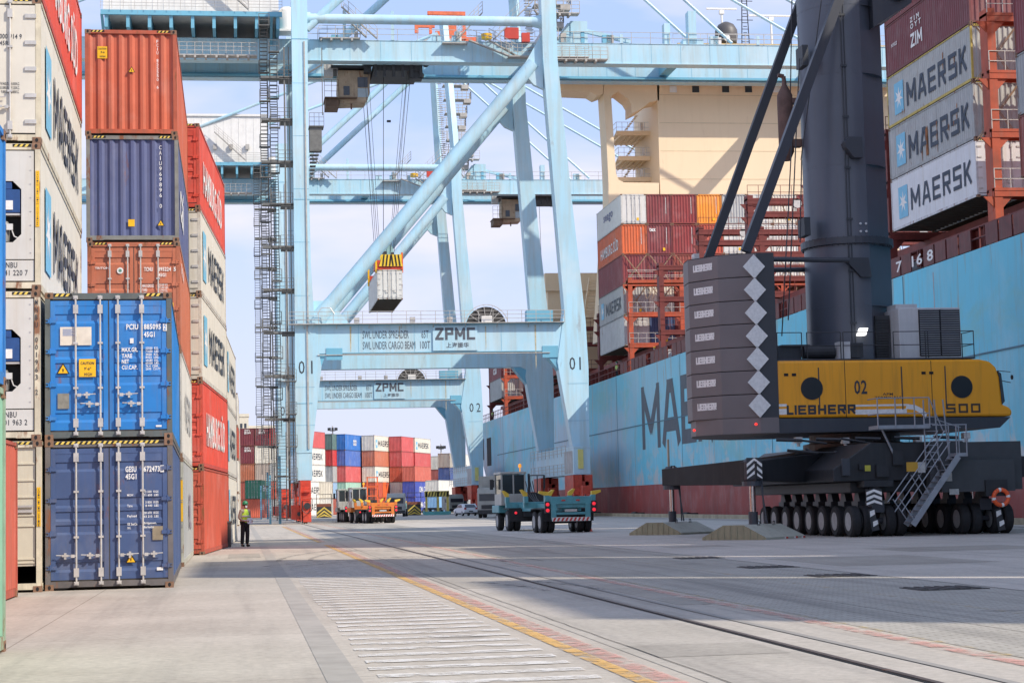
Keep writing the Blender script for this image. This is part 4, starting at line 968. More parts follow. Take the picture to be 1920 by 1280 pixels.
    for x0_,x1_,z_,y_ in ((30.4,33.6,49.4,177.6),(29.0,31.6,52.2,177.6),(31.0,36.4,44.9,178.0),(8.0,12.0,46.8,178.4),(-6,2,44.3,175.6)):
        b=KM(); b.box(x0_,x1_,y_,y_+1.2,z_-.1,z_); rail(b,(x0_,y_,z_),(x1_,y_,z_),1.15,.7,.035,3)
        for i in range(int(x1_-x0_)): b.box(x0_+i+.1,x0_+i+.3,y_,y_+1.2,z_-.3,z_-.1)
        b.build('service_platform',LGR,root)
    b=KM(); b.box(26.2,27.6,178.4,178.9,46.9,48.0); b.box(27.9,28.7,178.4,178.9,46.6,47.5); b.build('red_cabinet',mat('cabinet_red',(.55,.06,.04),.5,var=.1),root)
    b=KM(); b.prism([(31.2,46.7),(33.2,46.7),(34.2,48.7),(32.6,48.7)],'y',179.1,180.1); b.box(32.9,34.6,179,180.2,46.7,48.9); b.beam((34.6,179.5,48.0),(39,179.5,47.0),.4); b.build('boom_hinge',CB,root)
    for x0,x1 in ((49.5,53.4),): 
        for yy in (179.6,187.4):
            b=KM(); b.tube((28.2,yy,66.5),(x0,yy,47),.16,8); b.tube((28.2,yy,67.2),(x1+10,yy,47),.16,8); b.build('forestay',CB,root)
    b=KM(); b.box(44.9,45.7,179,180.2,46.7,50.1); b.box(44.3,46.4,179,180.2,46.7,47.2); b.box(42.4,43.0,179,180,46.7,48.8); b.build('stay_post',CB,root)
    # apex machinery
    b=KM(); b.box(26.4,30.6,180,187,66.2,67.0); b.box(25.6,33.0,179,188,65.4,65.6); rail(b,(25.6,178.95,65.6),(33,178.95,65.6),1.2,1.2); b.build('apex_platform',LGR,root)
    b=KM(); b.box(28,32.4,180,185,67.0,68.1); b.box(29.5,31,180,183,68.1,69.2); b.beam((27.4,181,67.9),(27.4,181,71.0),.4); b.beam((27.0,181,70.9),(32.4,181,70.9),.5); b.beam((32.2,181,70.9),(32.2,181,67.5),.4); b.beam((28.0,181,69.0),(25.2,181,69.0),.4); b.beam((25.4,181,68.0),(25.4,181,70.2),.5); b.box(31,34,180.5,182,66.6,67.4); b.build('apex_hoist',mat('hoist_orange',(.68,.16,.07),.5,var=.2,vs=2),root)
    b=KM(); b.lathe([(.01,0),(.55,0),(.55,.5),(.01,.5)],(24.6,180,47.2),'z',12); b.build('yellow_tank',YEL,root,smooth=True)
    for z,dx in ((48.6,1.6),(50.4,2.4),(52.2,2.2),(54.2,1.6),(56,1.9),(58,2.6),(60,2.4),(63,1.4)):
        b=KM(); x=29.7-(z-49.5)*.05; b.box(x-.4,x+dx+.8,178.6,180.4,z,z+.1); b.box(x+dx-.2,x+dx+.8,178.5,180,z-.5,z-.01); rail(b,(x-1.0,178.6,z),(x+dx+.8,178.6,z),1.2,.6,.05,3); rail(b,(x+dx+.8,178.6,z),(x+dx+.8,180.4,z),1.1,.8,.05)
        for i in range(9): b.box(x-1.2-.0*i,x-.5,178.7+i*.2,178.9+i*.2,z-2.8+i*.33,z-2.75+i*.33)
        b.build('mast_platform',LGR,root)
    # machinery house
    b=KM(); b.box(-12.3,4.1,176,191,48.4,55.0); b.box(-12.5,4.3,175.8,191.2,54.8,55.1)
    for x in range(-12,4,1): b.box(x+.3,x+.36,175.97,175.999,48.5,54.8)
    mh=b.build('machinery_house',HWH,root)
    b=KM()
    for x in range(-12,5,2): b.box(x-.15,x+.15,175.4,191.5,46.75,48.3)
    b.box(-12.5,4.4,175.2,175.5,47.9,48.35); b.box(-12.5,4.4,190.9,191.3,47.6,48.35); b.box(-12.5,4.4,180.6,186.5,46.9,47.1)
    for x in (-12.4,3.4): b.beam((x,175.4,48),(x,179,46.2),.25)
    b.build('house_underframe',CB2,root)
    b=KM(); rail(b,(-12.5,175.0,48.4),(4.4,175.0,48.4),1.2,1.0,.025,4)
    for i in range(7): b.box(-12+i*2.2,-11.5+i*2.2,175.6,175.9,50.2,50.9)
    b.beam((-3,175.2,52.5),(1.2,175.2,48.6),.5,.12); rail(b,(-3,175,52.5),(1.2,175,48.6),1.1,.8); b.build('house_railing',LGR,mh)
    b=KM(); b.lathe([(.6,0),(.75,.05),(.75,2.0),(.5,2.3),(.01,2.35)],(4.9,178,47.2),'z',14); b.box(4.1,5.6,177,179,47,47.2); b.build('white_tank',HWH,root,smooth=True)
    # walkway on the portal beam
    b=KM(); b.box(4.6,30.4,172.45,173.05,18.27,18.34)
    for x in range(6,31,3): b.beam((x,173,17.9),(x,172.5,18.25),.05)
    rail(b,(4.6,172.5,18.34),(30.4,172.5,18.34),1.1,1.3,.034,3); wk=b.build('beam_walkway',LGR,root)
    b=KM()
    for x in (10.6,15.8,19.3): b.box(x,x+.5,172.6,172.95,18.4,18.9)
    b.path([(7.2,172.4,19.2),(7.6,172.4,19.8),(8.4,172.4,19.8),(8.8,172.4,19.2)],.04); b.build('lamp_box',GALV,wk)
    # cable reel
    b=KM(); cx,cz=23.1,18.0
    b.lathe([(.5,0),(1.9,0),(1.9,.45),(.5,.45)],(cx,173.6,cz),'y',30); r=b.build('cable_reel',mat('reel_dark',(.035,.032,.03),.8,var=.3,vs=4),root)
    b=KM(); n=30
    for i in range(n):
        a=2*math.pi*i/n; c=2*math.pi*(i+1)/n
        b.beam((cx+2.1*math.cos(a),173.5,cz+2.1*math.sin(a)),(cx+2.1*math.cos(c),173.5,cz+2.1*math.sin(c)),.07)
        if i%2==0: b.beam((cx+.4*math.cos(a),173.5,cz+.4*math.sin(a)),(cx+2.1*math.cos(a),173.5,cz+2.1*math.sin(a)),.04)
    b.build('reel_spokes',GALV,r)
    b=KM(); b.box(cx-.5,cx+.5,173.1,173.5,18.3,19.0); b.build('reel_motor',HWH,r)
    b=KM(); b.box(26.9,29.4,173.1,174.3,18.3,19.5); b.build('control_box',CB2,root)
    # maker's board and lettering
    b=KM(); b.box(17.95,22.15,172.93,173.04,15.75,18.05); nb=b.build('name_board',CB,root)
    b=KM(); b.block('ZPMC',(18.2,172.915,16.75),(1,0,0),(0,0,1),3.7,1.15,.2); b.text('上海振华',(19.2,172.915,16.0),(1,0,0),(0,0,1),2.1,.5,.02)
    b.build('lettering',mat('sign_grey',(.09,.10,.12),.5,var=.15),nb)
    b=KM()
    for t,x,z,w_ in (('SWL UNDER SPREADER',11.4,16.95,4.3),('SWL UNDER CARGO BEAM',11.4,15.95,4.9),('65T',16.9,16.95,.65),('100T',16.75,15.95,.95)):
        b.text(t,(x,173.045,z),(1,0,0),(0,0,1),w_,.72)
    b.build('lettering',mat('sign_grey',(.09,.10,.12)),root)
    for px_,z0_,z1_,w_ in ((10.2,15.7,18.1,.16),(27.6,13.9,18.1,.14),(22.9,15.7,18.0,.1),(14.8,16.6,18.1,.08)):
        b=KM(); b.prism([(px_,z1_),(px_+w_,z1_),(px_+w_*.8,z0_+.4),(px_+w_*.3,z0_)],'y',173.052,173.058); b.build('rust_run',mat('rust_stain',(.46,.40,.26),.8,var=.4,vs=3),root)
    b=KM()
    for z in (9,12.5,21,26,31,36,41): b.box(5.14,6.6 if z>20 else 6.9,172.985,172.999,z,z+.03)
    for z in (9,12.5): b.box(30.6,32.55,172.985,172.999,z,z+.03)
    for x in (11,16.2,24.4): b.box(x,x+.03,173.045,173.058,15.7,18.2)
    b.build('weld_seam',CB2,root)
    b=KM(); b.box(6.2,6.35,172.9,172.999,6.8,18.2); b.box(6.3,6.42,172.9,172.999,18.4,45); b.tube((7.2,172.95,15.45),(29,172.95,15.45),.05,6); b.build('cable_tray',LGR,root)
    # stair towers beside the landside leg
    for lane,(x0,z0,z1,off) in enumerate(((2.25,10.5,43.0,0),(3.15,8.0,43.5,1.8))):
        b=KM(); z=z0; k=0; Hf=3.6
        while z<z1:
            ya,yb_=(173.6,177.0) if k%2==0 else (177.0,173.6)
            for i in range(12):
                f=(i+.5)/12; y=ya+(yb_-ya)*f; b.box(x0+.04,x0+.66,y-.14,y+.14,z+Hf*f,z+Hf*f+.04)
            for dx in (0,.7): b.beam((x0+dx,ya,z),(x0+dx,yb_,z+Hf),.05,.22); b.beam((x0+dx,ya,z+1.0),(x0+dx,yb_,z+Hf+1.0),.045)
            b.box(x0-.12,x0+.9,yb_-.5 if k%2 else yb_-.1,yb_+.1 if k%2 else yb_+.5,z+Hf,z+Hf+.07)
            for dx in (-.1,.85):
                for yy in (yb_-.4,yb_+.4): b.box(x0+dx,x0+dx+.05,yy,yy+.05,z+Hf,z+Hf+1.15)
            b.box(x0-.1,x0+.9,yb_-.42,yb_-.38,z+Hf+1.1,z+Hf+1.15); b.box(x0-.1,x0+.9,yb_-.42,yb_-.38,z+Hf+.55,z+Hf+.6)
            z+=Hf; k+=1
        b.build('stair_flight',STEP,root)
    b=KM()
    for z in range(9,44,4):
        b.box(2.3 if z%8 else 3.2,5.25,173.2,174.1,z+.5,z+.72); b.box(4.0,5.25,173.2,175.5,z+.45,z+.58); rail(b,(3.2,173.15,z+.58),(5.1,173.15,z+.58),1.1,.6,.028,3)
    b.box(4.4,4.55,173.3,173.45,0.6,44.5); b.box(4.85,4.95,173.3,173.4,3,44.5); b.box(2.9,3.0,177.2,177.3,6,44); b.build('stair_bracket',STEP,root)
    b=KM()
    for x in (3.3,4.2): b.beam((x,172.8,.3),(x,172.8,8.4),.09)
    for i in range(26): b.box(3.3,4.2,172.75,172.85,.5+i*.3,.54+i*.3)
    for x in (4.55,5.05): b.beam((x,172.3,.4),(x,172.3,14.4),.06)
    for i in range(44): b.box(4.55,5.05,172.27,172.31,.6+i*.31,.63+i*.31)
    for z in (4,7,10,13): b.box(4.2,5.2,171.9,173,z,z+.07); rail(b,(4.2,171.92,z),(5.2,171.92,z),1.1,.5)
    b.box(3.1,4.4,172.9,176,4.3,4.4); b.build('access_ladder',STEP,root)
    b=KM(); b.box(2.6,2.8,173.4,173.6,0,4.5); b.box(3.45,3.7,173,173.3,0,6.2); b.build('cable_post',CB2,root)
    # platforms high on the landside leg
    b=KM(); b.box(6.75,7.9,173.2,174.6,34.7,36.9); b.box(6.7,8.1,173,174.8,36.9,37.0)
    for i in range(8): b.box(6.75,7.7-i*.1,173.1,174,34.6-i*.35,34.66-i*.35)
    rail(b,(6.75,173,37),(8.1,173,37),1.2,.45); b.beam((8.0,173.1,38),(8.0,173.1,44.4),.08); b.box(6.7,8.0,173,173.2,41.4,41.5); b.beam((6.7,173.1,42.0),(8.0,173.1,42.8),.12); b.build('leg_platform',STEP,root)
    return root
def number_plate(root,txt,dx=0):
    for x,z in ((5.45,13.75),(30.85,13.8)):
        b=KM(); b.text(txt[0],(x,172.985,z),(1,0,0),(0,0,1),.55,1.2); b.text(txt[1],(x+1.15 if x<10 else x+.95,172.985,z),(1,0,0),(0,0,1),.13 if txt[1]=='1' else .55,1.2); o=b.build('number',INK,root)
def trolley(root,x0,xc):
    """x0 = left side of the operator cab"""
    b=KM(); b.box(x0+3.8,x0+8.3,180.5,186.5,44.05,44.75); b.box(x0+2.9,x0+3.6,181,186,44.0,45.3); b.box(x0+7.3,x0+8.6,180.6,182,43.3,44.3)
    for i in range(4):
        for y in (180.9,186.1): b.lathe([(.01,0),(.35,0),(.35,.2),(.01,.2)],(x0+3.6+i*1.8,y,44.9),'y',12)
    for i in range(6): b.box(x0+3.8+i*.9,x0+4.1+i*.9,180.3,180.5,43.4,44.9)
    b.box(x0-.3,x0+3.6,181.5,185.5,44.55,44.8); t=b.build('trolley',mat('trolley_dark',(.03,.032,.034),.6,var=.3,vs=2),root)
    T2=mat('cab_tan',(.40,.30,.20),.6,var=.2,vs=1.5,streak=.4,rust=1.0)
    b=KM(); b.prism([(x0+.4,44.4),(x0+3.6,44.4),(x0+3.45,42.0),(x0+3.0,41.2),(x0+.5,41.1),(x0+.3,42.5)],'y',182,184.6); c=b.build('operator_cab',T2,t,bevel=.04)
    b=KM(); b.box(x0+2.3,x0+3.3,181.96,181.99,42.7,43.7); b.box(x0+.9,x0+1.5,181.96,181.99,41.9,42.8); b.build('cab_window',GLS,c)
    b=KM(); b.box(x0+2.3,x0+3.3,181.95,181.99,41.7,42.6); b.build('lower_window',mat('window_pale',(.35,.42,.45),.2),c)
    b=KM(); b.box(x0-.9,x0+.4,181.7,184.6,40.7,41.5); b.box(x0-1.0,x0+2.2,181.4,184.6,41.5,41.6); rail(b,(x0-1.0,181.4,41.6),(x0+.4,181.4,41.6),1.7,.6); b.box(x0+1.6,x0+1.75,182.4,182.6,40.6,41.1); b.build('cab_platform',mat('rusty_brown',(.13,.08,.05),.7,var=.3,rust=.8),c)
    b=KM(); b.box(x0-1,x0-.1,182,183,43.8,46); rail(b,(x0-1,181.9,43.8),(x0+.3,181.9,43.8),2.2,.4); b.build('trolley_ladder',GALV,t)
    return t
crane1=make_crane('01')
CX0=9.6
crane2=copy_tree(crane1); crane2.location.y+=78
crane2['label']='light blue gantry crane numbered 02, farther along the quay and seen through the first'
number_plate(crane1,'01'); number_plate(crane2,'02')
trolley(crane1,CX0,14.9)
t2=trolley(crane2,36.8,40)
# spreader and hanging reefer
ROPE=mat('rope_dark',(.05,.05,.055),.6)
sp=thing('spreader','red container spreader with yellow striped flaps and round headblock, holding the hanging reefer','spreader',(14.35,183,24.4),0)
def SP():
    b=MB(); b.T=Matrix.Translation((-15.0,-183,-24.0)); return b
zc=20.6+.02; zt=zc+HC
b=SP(); b.box(13.85,16.15,177.4,178.0,zt+.12,zt+.75); b.box(13.85,16.15,188,188.6,zt+.12,zt+.75); b.box(14.3,15.7,178,188,zt+.2,zt+.7); b.box(14.0,16.0,181.5,184.5,zt+.7,zt+1.5); b.box(13.8,16.2,177.3,178.1,zt+.05,zt+.13); b.build('spreader_frame',RUST,sp)
b=SP(); 
b.quad([(14.0,177.28,zt+.35),(16.3,177.28,zt+.35),(15.95,177.4,zt+1.5),(14.4,177.4,zt+1.5)],0)
for i in range(6):
    s_=-1 if i<3 else 1; x=14.3+i*.33; b.quad([(x,177.25,zt+.38),(x+.14,177.25,zt+.38),(x+.14-s_*.14,177.37,zt+1.48),(x-s_*.14,177.37,zt+1.48)],1)
b.box(14.15,16.2,177.4,177.5,zt+.72,zt+1.5,0)
b.build('striped_flap',[mat('flap_yellow',(.75,.5,.03),.5,var=.1),BLK],sp)
b=SP(); b.box(14.2,15.8,182,184,zt+1.5,zt+2.0); b.lathe([(.01,0),(.85,0),(.85,.9),(.01,.9)],(15.0,182.4,zt+2.5),'y',22); b.build('headblock',mat('headblock_green',(.25,.42,.40),.5,var=.2,streak=.3),sp,smooth=True)
b=SP(); b.box(14.5,14.9,178.8,179.2,zt+1.5,zt+2.0); b.box(15.3,15.6,178.8,179.2,zt+1.5,zt+1.9); b.build('spreader_lamp',DARK,sp)
for (x,y) in ((13.75,177.6),(16.25,177.6),(13.75,188.2),(16.25,188.2)):
    b=SP(); b.box(x-.08,x+.08,y-.25,y+.25,zt-.25,zt+.5); b.box(x-.08,x+.08,y-.18,y+.18,zt+.5,zt+1.7); b.build('flipper',YEL if x<15 else ORC,sp)
b=SP()
for (x,y,xt,yt) in ((14.3,182.1,13.4,181.2),(15.7,182.1,17.6,181.2),(14.3,183.9,13.4,185.8),(15.7,183.9,17.6,185.8)):
    for d in (-.18,.18): b.tube((x+d,y,zt+2.4),(xt+d,yt,43.7),.028,4)
b.tube((14.9,183,zt+3),(15.2,183,43.6),.03,4)
b.build('hoist_rope',ROPE,sp)
b=SP(); b.box(15.45,15.85,182.8,183.0,39.0,39.2); b.build('rope_marker',DARK,sp)
o=container('white reefer container hanging from the gantry crane spreader in mid-air',WHITE,(14.35+W/2,177.0,zc+.4),0,'reefdoor',reefer=True,detail=2)
o['category']='container'
# slack ropes hanging below crane 2 trolley
b=MB(); 
for x in (40.6,41.2,42.2,42.7): b.tube((x,259,26),(x-.3,259,43.5),.03,4)
o=b.build('hoist_rope',ROPE,crane2); o.matrix_parent_inverse=Matrix.Translation(-Vector(crane2.location))
# ------------------------------------------------------------------ mobile harbour crane
MG=mat('crane_dark_grey',(.045,.05,.062),.42,var=.12,vs=.6,streak=.25,dirt=(.09,.085,.08),sc=.6)
MG2=mat('counterweight_grey',(.175,.155,.155),.6,var=.10,vs=.5,streak=.15,dirt=(.18,.15,.14))
MG3=mat('counterweight_end_grey',(.045,.05,.058),.6,var=.08)
MYL=mat('crane_yellow',(.90,.38,.015),.35,var=.05,vs=.5,streak=.35,dirt=(.25,.14,.03),sc=.6)
CHS=mat('chassis_black',(.022,.024,.028),.5,var=.25,vs=1,streak=.3,dirt=(.06,.055,.05))
WGR=mat('unit_white',(.55,.55,.55),.5,var=.06,streak=.2)
STG=mat('stair_grey',(.30,.32,.35),.45,.3,var=.12,vs=3)
mx,my=23.7,70.2
mc=thing('mobile_harbour_crane','yellow and dark grey mobile harbour crane numbered 02 with stacked counterweights, standing on tyres','crane',(mx,my,0))
def MM():
    b=MB(); b.T=Matrix.Translation((-mx,-my,0)); return b
Ys=66.6
def q(x,y,Y=Ys): p=P(x,y,Y); return (p.x,p.z)
# counterweight slabs
_x=lambda px,Y: P(px,640,Y).x
XA,XB,XC=_x(1286,69.6),_x(1294,68.6),_x(1350,67.3)
plan=[(19.65,Ys-.02),(18.95,Ys+.02),(XC,67.3),(XB,68.6),(XA,69.6),(_x(1285,71.2),71.2),(_x(1300,72.6),72.6),(_x(1330,73.5),73.5),(19.3,73.9),(19.65,73.9)]
ztop=q(1448,474)[1]; zb=q(1456,782)[1]; n=7; dz=(ztop-zb)/n
for i in range(n):
    b=MM(); z=ztop-(i+1)*dz
    b.prism(plan,'z',z+.012,z+dz-.012,0)
    s=b.build('counterweight_slab',[MG2],mc,bevel=.02)
    b=MM(); a=Vector((XC,67.3,0)); c=Vector((XB,68.6,0)); ux=(a-c).normalized(); nrm=Vector((-ux.y,ux.x,0))
    if nrm.y>0: nrm=-nrm
    o=c+ux*.3+nrm*.008; b.block('LIEBHERR',(o.x,o.y,z+dz*.42),ux,(0,0,1),.95,.25,.26,gap=.16); b.build('lettering',WHT,s)
    b=MM(); p=q(1413+i*1.8,500+i*43.3); b.prism([(p[0]-.42,p[1]),(p[0],p[1]-.45),(p[0]+.42,p[1]),(p[0],p[1]+.45)],'y',Ys-.06,Ys-.035); b.build('reflective_diamond',WHT,s)
b=MM(); b.prism([(x+(.012 if 0 else 0),y) for x,y in plan],'z',ztop+.0,ztop+.01)
b.prism([(19.66,Ys-.025),(19.0,Ys+.015),(19.35,73.85),(19.66,73.9)],'z',zb,ztop-.0); b.build('counterweight_end_plate',MG3,mc)
b=MM(); zz=q(1400,812)[1]
b.prism([(x+(.12 if x<XC else 0),y) for x,y in plan],'z',zz,zb,0); b.build('counterweight_tray',MG2,mc)
for px,py in ((1417,795),(1297,803)):
    b=MM(); p=q(px,py); b.lathe([(.01,0),(.05,0),(.05,-.04),(.01,-.05)],(p[0] if px>1300 else XB+.02,Ys-.02 if px>1300 else 68.5,p[1]),'y',10); b.build('marker_lamp',mat('lamp_red',(.9,.03,.02),.3,emit=1.5,var=0),mc)
# superstructure house
b=MM(); b.prism([q(1457,783),q(1457,676),q(1836,673),q(1856,677),q(1868,688),q(1874,706),q(1880,758),q(1892,762),q(1899,770),q(1897,780)],'y',Ys,73.8); hs=b.build('machine_house',MYL,mc,bevel=.09)
b=MM(); b.prism([q(1457,812),q(1457,784),q(1896,781),q(1876,801),q(1700,806)],'y',Ys+.05,73.75); b.build('house_skirt',MG,mc)
for x in (1583,1745):
    b=MM(); p0=q(x,676); p1=q(x,782); b.box(p0[0]-.012,p0[0]+.012,Ys-.004,Ys,p1[1],p0[1]); b.build('panel_seam',BLK,hs)
for x,y in ((1522,728),(1803,725)):
    b=MM(); p=q(x,y); b.lathe([(.02,0),(.42,0),(.42,-.03),(.02,-.035)],(p[0],Ys,p[1]),'y',32); w_=b.build('round_vent',mat('vent_black',(.012,.013,.016),.35,var=.1),hs)
def yt(s_,x0,y0,x1,y1,m,bold=.0,block=False,th=.2,off=.008,name='lettering',gap=.22):
    a=q(x0,y1); c=q(x1,y0); b=MM()
    if block: b.block(s_,(a[0],Ys-off,a[1]),(1,0,0),(0,0,1),c[0]-a[0],c[1]-a[1],th,gap=gap)
    else: b.text(s_,(a[0],Ys-off,a[1]),(1,0,0),(0,0,1),c[0]-a[0],c[1]-a[1],bold)
    return b.build(name,m,hs)
b=MM(); 
for ya,yb_ in ((757,762),(766,777)):
    for i,(xa,xb) in enumerate(((1459,1475),(1604,1700))):
        a=q(xa,yb_); c=q(xb,ya); b.quad([(a[0],Ys-.005,a[1]),(c[0],Ys-.005,a[1]),(c[0],Ys-.005,c[1]),(a[0],Ys-.005,c[1])])
pts=[(1700,757),(1716,759),(1728,765),(1738,775)]
for (xa,ya),(xb,yb2) in zip(pts,pts[1:]):
    A=q(xa,ya);B=q(xb,yb2);C=q(xb-2,yb2+9);D=q(xa-2,ya+9); b.quad([(A[0],Ys-.005,A[1]),(D[0],Ys-.005,D[1]),(C[0],Ys-.005,C[1]),(B[0],Ys-.005,B[1])])
b.build('white_stripe',WHT,hs)
yt('LIEBHERR',1476,758,1604,777,INK,block=True,th=.25,gap=.2); yt('02',1602,712,1625,739,INK,.02); yt('APM',1655,736,1674,741,INK,.01); yt('TERMINALS',1640,742,1690,748,INK,.01); yt('500',1774,756,1838,774,mat('number_brown',(.06,.045,.03),.6),block=True,th=.22)
b=MM(); p=q(1886,725); b.prism([q(1871,695),q(1877,700),q(1884,752),q(1879,758),q(1874,710)],'y',Ys+.2,Ys-.01); b.build('cab_side_window',GLS,hs)
b=MM(); p=q(1874,694); r=q(1895,707); b.tube((p[0],Ys+.2,p[1]),(r[0],Ys,r[1]+.2),.015); b.tube((p[0],Ys+.2,p[1]-.35),(r[0],Ys,r[1]-.2),.015); b.lathe([(.01,0),(.09,0),(.09,.04),(.01,.05)],(r[0]+.03,Ys,r[1]),'x',14); b.build('mirror',DARK,hs)
# deck items
zt_=q(1600,674)[1]
b=MM(); b.box(19.7,27.4,Ys+.15,73.6,zt_,zt_+.05); b.build('deck_plate',MG,mc)
b=MM(); zr=zt_+.05
for x0,x1 in ((19.75,20.7),(20.9,22.2),(22.3,24.1),(24.25,25.5),(25.6,27.4)):
    for z in (.5,1.0): b.tube((x0,Ys+.25,zr+z),(x1,Ys+.25,zr+z),.018,6)
    for x in (x0,x1): b.tube((x,Ys+.25,zr),(x,Ys+.25,zr+1.0),.02,6)
for y in (68,69.5,71,72.5): b.tube((27.4,y,zr),(27.4,y,zr+1),.02,6)
for z in (.5,1.0): b.tube((27.4,Ys+.25,zr+z),(27.4,73.5,zr+z),.018,6)
b.build('deck_railing',DARK,mc)
b=MM(); b.box(20.0,20.9,67.6,69,zr,zr+.55); b.box(20.1,21.2,67.4,68.4,zr+.55,zr+.6); b.build('tool_box',MG,mc)
b=MM(); b.box(22.15,22.6,66.95,67.4,zr,zr+.65); u=b.build('heater_unit',WGR,mc)
b=MM(); b.box(22.62,23.1,66.95,67.4,zr+.05,zr+.6); b.build('heater_grille',DARK,u)
b=MM(); b.lathe([(.01,0),(.25,0),(.25,1.2),(.01,1.2)],(20.9,67.4,zr+.3),'x',14); b.build('hose_drum',CHS,mc)
a=q(1684,577,67.6); c=q(1804,668,67.6); 
b=MM(); b.box(a[0],c[0],67.6,70.6,zr,a[1]); ac=b.build('cooling_unit',WGR,mc,bevel=.04)
b=MM(); xm=q(1722,600,67.6)[0]; b.box(xm,c[0]-.05,67.56,67.6,zr+.12,a[1]-.08); lv=b.build('louvre_panel',BLK,ac)
b=MM(); k=0; z=zr+.16
while z<a[1]-.1: 
    for x0,x1 in ((xm+.03,(xm+c[0])/2-.03),((xm+c[0])/2+.03,c[0]-.08)): b.add([(x0,67.52,z),(x1,67.52,z),(x1,67.56,z+.05),(x0,67.56,z+.05)],[(0,1,2,3)])
    z+=.085
b.build('louvre_slats',mat('slat_grey',(.2,.21,.22),.5),lv)
b=MM(); b.box(a[0]+.05,a[0]+.9,68,69,a[1],a[1]+.18); b.tube((a[0]+1.6,68,a[1]),(a[0]+1.6,68,a[1]+1.4),.02); b.build('roof_box',WGR,ac)
b=MM(); b.box(a[0]-.6,a[0]-.05,68.5,71,zr,a[1]-.2); 
for i in range(16): b.box(a[0]-.62,a[0]-.06,68.46,68.5,zr+.1+i*.1,zr+.13+i*.1)
b.build('exhaust_louvre',CHS,mc)
# tower
TX,TY=23.72,70.2
b=MM()
for r_,za_,zc_ in ((1.67,zt_,11.3),(1.62,11.3,25)): b.prism([(TX+r_*math.cos(R(a_)),TY+r_*math.sin(R(a_))) for a_ in range(-22,283,8)],'z',za_,zc_)
b.build('tower',mat('tower_grey',(.095,.105,.13),.34,var=.12,vs=.6,streak=.3,dirt=(.1,.09,.085),sc=.6),mc,smooth=True,sharp=20)
b=MM(); b.lathe([(1.66,-.16),(1.80,-.14),(1.80,-.02),(1.80,.02),(1.8,.12),(1.63,.14)],(TX,TY,11.25),'z',40); 
for i in range(48): a_=2*math.pi*i/48; b.box(TX+1.73*math.cos(a_)-.02,TX+1.73*math.cos(a_)+.02,TY+1.73*math.sin(a_)-.02,TY+1.73*math.sin(a_)+.02,11.05,11.4)
b.build('tower_flange',MG,mc)
b=MM()
for z in (14.2,17.8,20.5): b.lathe([(1.61,0),(1.63,0),(1.63,.015),(1.61,.015)],(TX,TY,z),'z',32)
for z in (8.7,): b.lathe([(1.665,0),(1.68,0),(1.68,.03),(1.665,.03)],(TX,TY,z),'z',32)
b.build('weld_ring',MATS['tower_grey'],mc)
b=MM(); p=q(1598,280,68.4); b.prism([(p[0]-.35,p[1]+.25),(p[0]-.2,p[1]+.45),(p[0]+.35,p[1]+.45),(p[0]+.35,p[1]-.35),(p[0]+.0,p[1]-.35),(p[0]-.3,p[1]+.05)],'y',68.2,68.9); b.build('lug_plate',MG,mc)
for dx in (0,.22):
    for dz_ in (0,.3):
        b=MM(); p=q(1614,419,68.5); b.lathe([(.01,0),(.05,0),(.05,-.03),(.01,-.04)],(p[0]+dx,68.55,p[1]-dz_),'y',8); b.build('bolt_cap',WGR,mc)
for px,py,w_,h_ in ((1512,425,.35,.7),(1508,105,.3,.8)):
    b=MM(); p=q(px,py,68.9); b.box(p[0]-.12,p[0]+.12,68.75,69.6,p[1]-h_/2,p[1]+h_/2); b.build('hatch_cover',MG3,mc)
b=MM(); b.box(24.6,26.2,68.6,71.8,20.6,24.5); b.prism([(24.6,19.6),(26.2,20.6),(24.6,20.6)],'y',68.6,71.8); b.tube((25.6,68.4,21.0),(25.6,72,21.0),.35,14); b.build('boom_foot',MG,mc)
# lattice boom rising over the ship
b=MM(); B0=Vector((25.8,70.2,21.2)); B1=Vector((58,70.2,46)); 
for dy in (-1.1,1.1):
    for dz_ in (0,2.0): b.tube((B0.x,B0.y+dy,B0.z+dz_*.3),(B1.x,B1.y+dy*.5,B1.z+dz_*.3+dz_*.2),.12,6)
for i in range(20):
    a_=B0.lerp(B1,i/20); c_=B0.lerp(B1,(i+1)/20)
    for dy in (-1.0,1.0): b.tube((a_.x,a_.y+dy*(1-.5*i/20),a_.z),(c_.x,c_.y+dy*(1-.5*i/20),c_.z+.8),.05,5)
    b.tube((a_.x,a_.y-1,a_.z),(c_.x,c_.y+1,c_.z),.05,5)
b.build('boom',MG,mc)
# stay beams, ropes and pipes
def line(x0,y0,Y0,x1,y1,Y1,ext=1.0):
    a_=P(x0,y0,Y0); c_=P(x1,y1,Y1); return a_, a_+(c_-a_)*ext
b=MM(); a_,c_=line(1328,484,72.0,1492,28,72.0,1.12); b.beam(a_,c_,.3,.34); b.build('stay_beam',MG3,mc)
b=MM(); a_,c_=line(1398,472,67.7,1572,0,67.9,1.1); b.beam(a_,c_,.3,.36); b.build('stay_beam',MG,mc)
b=MM()
for (x0,y0,Y0,x1,y1,Y1) in ((1466,630,68.4,1488,200,69),(1478,600,68.4,1499,110,69),(1480,300,70.5,1485,0,71),(1540,0,68.3,1502,300,68.6),(1503,300,68.55,1500,455,68.4)):
    a_,c_=line(x0,y0,Y0,x1,y1,Y1); b.tube(a_,c_,.025,5)
b.build('hoist_rope',ROPE,mc)
b=MM(); a_=P(1449,486,68.0); b.tube((a_.x,68.0,a_.z),(P(1592,488,68.0).x,68.0,a_.z-.05),.1,10); a_=P(1449,506,71); b.tube((a_.x,71,a_.z),(22.3,71,a_.z),.1,10)
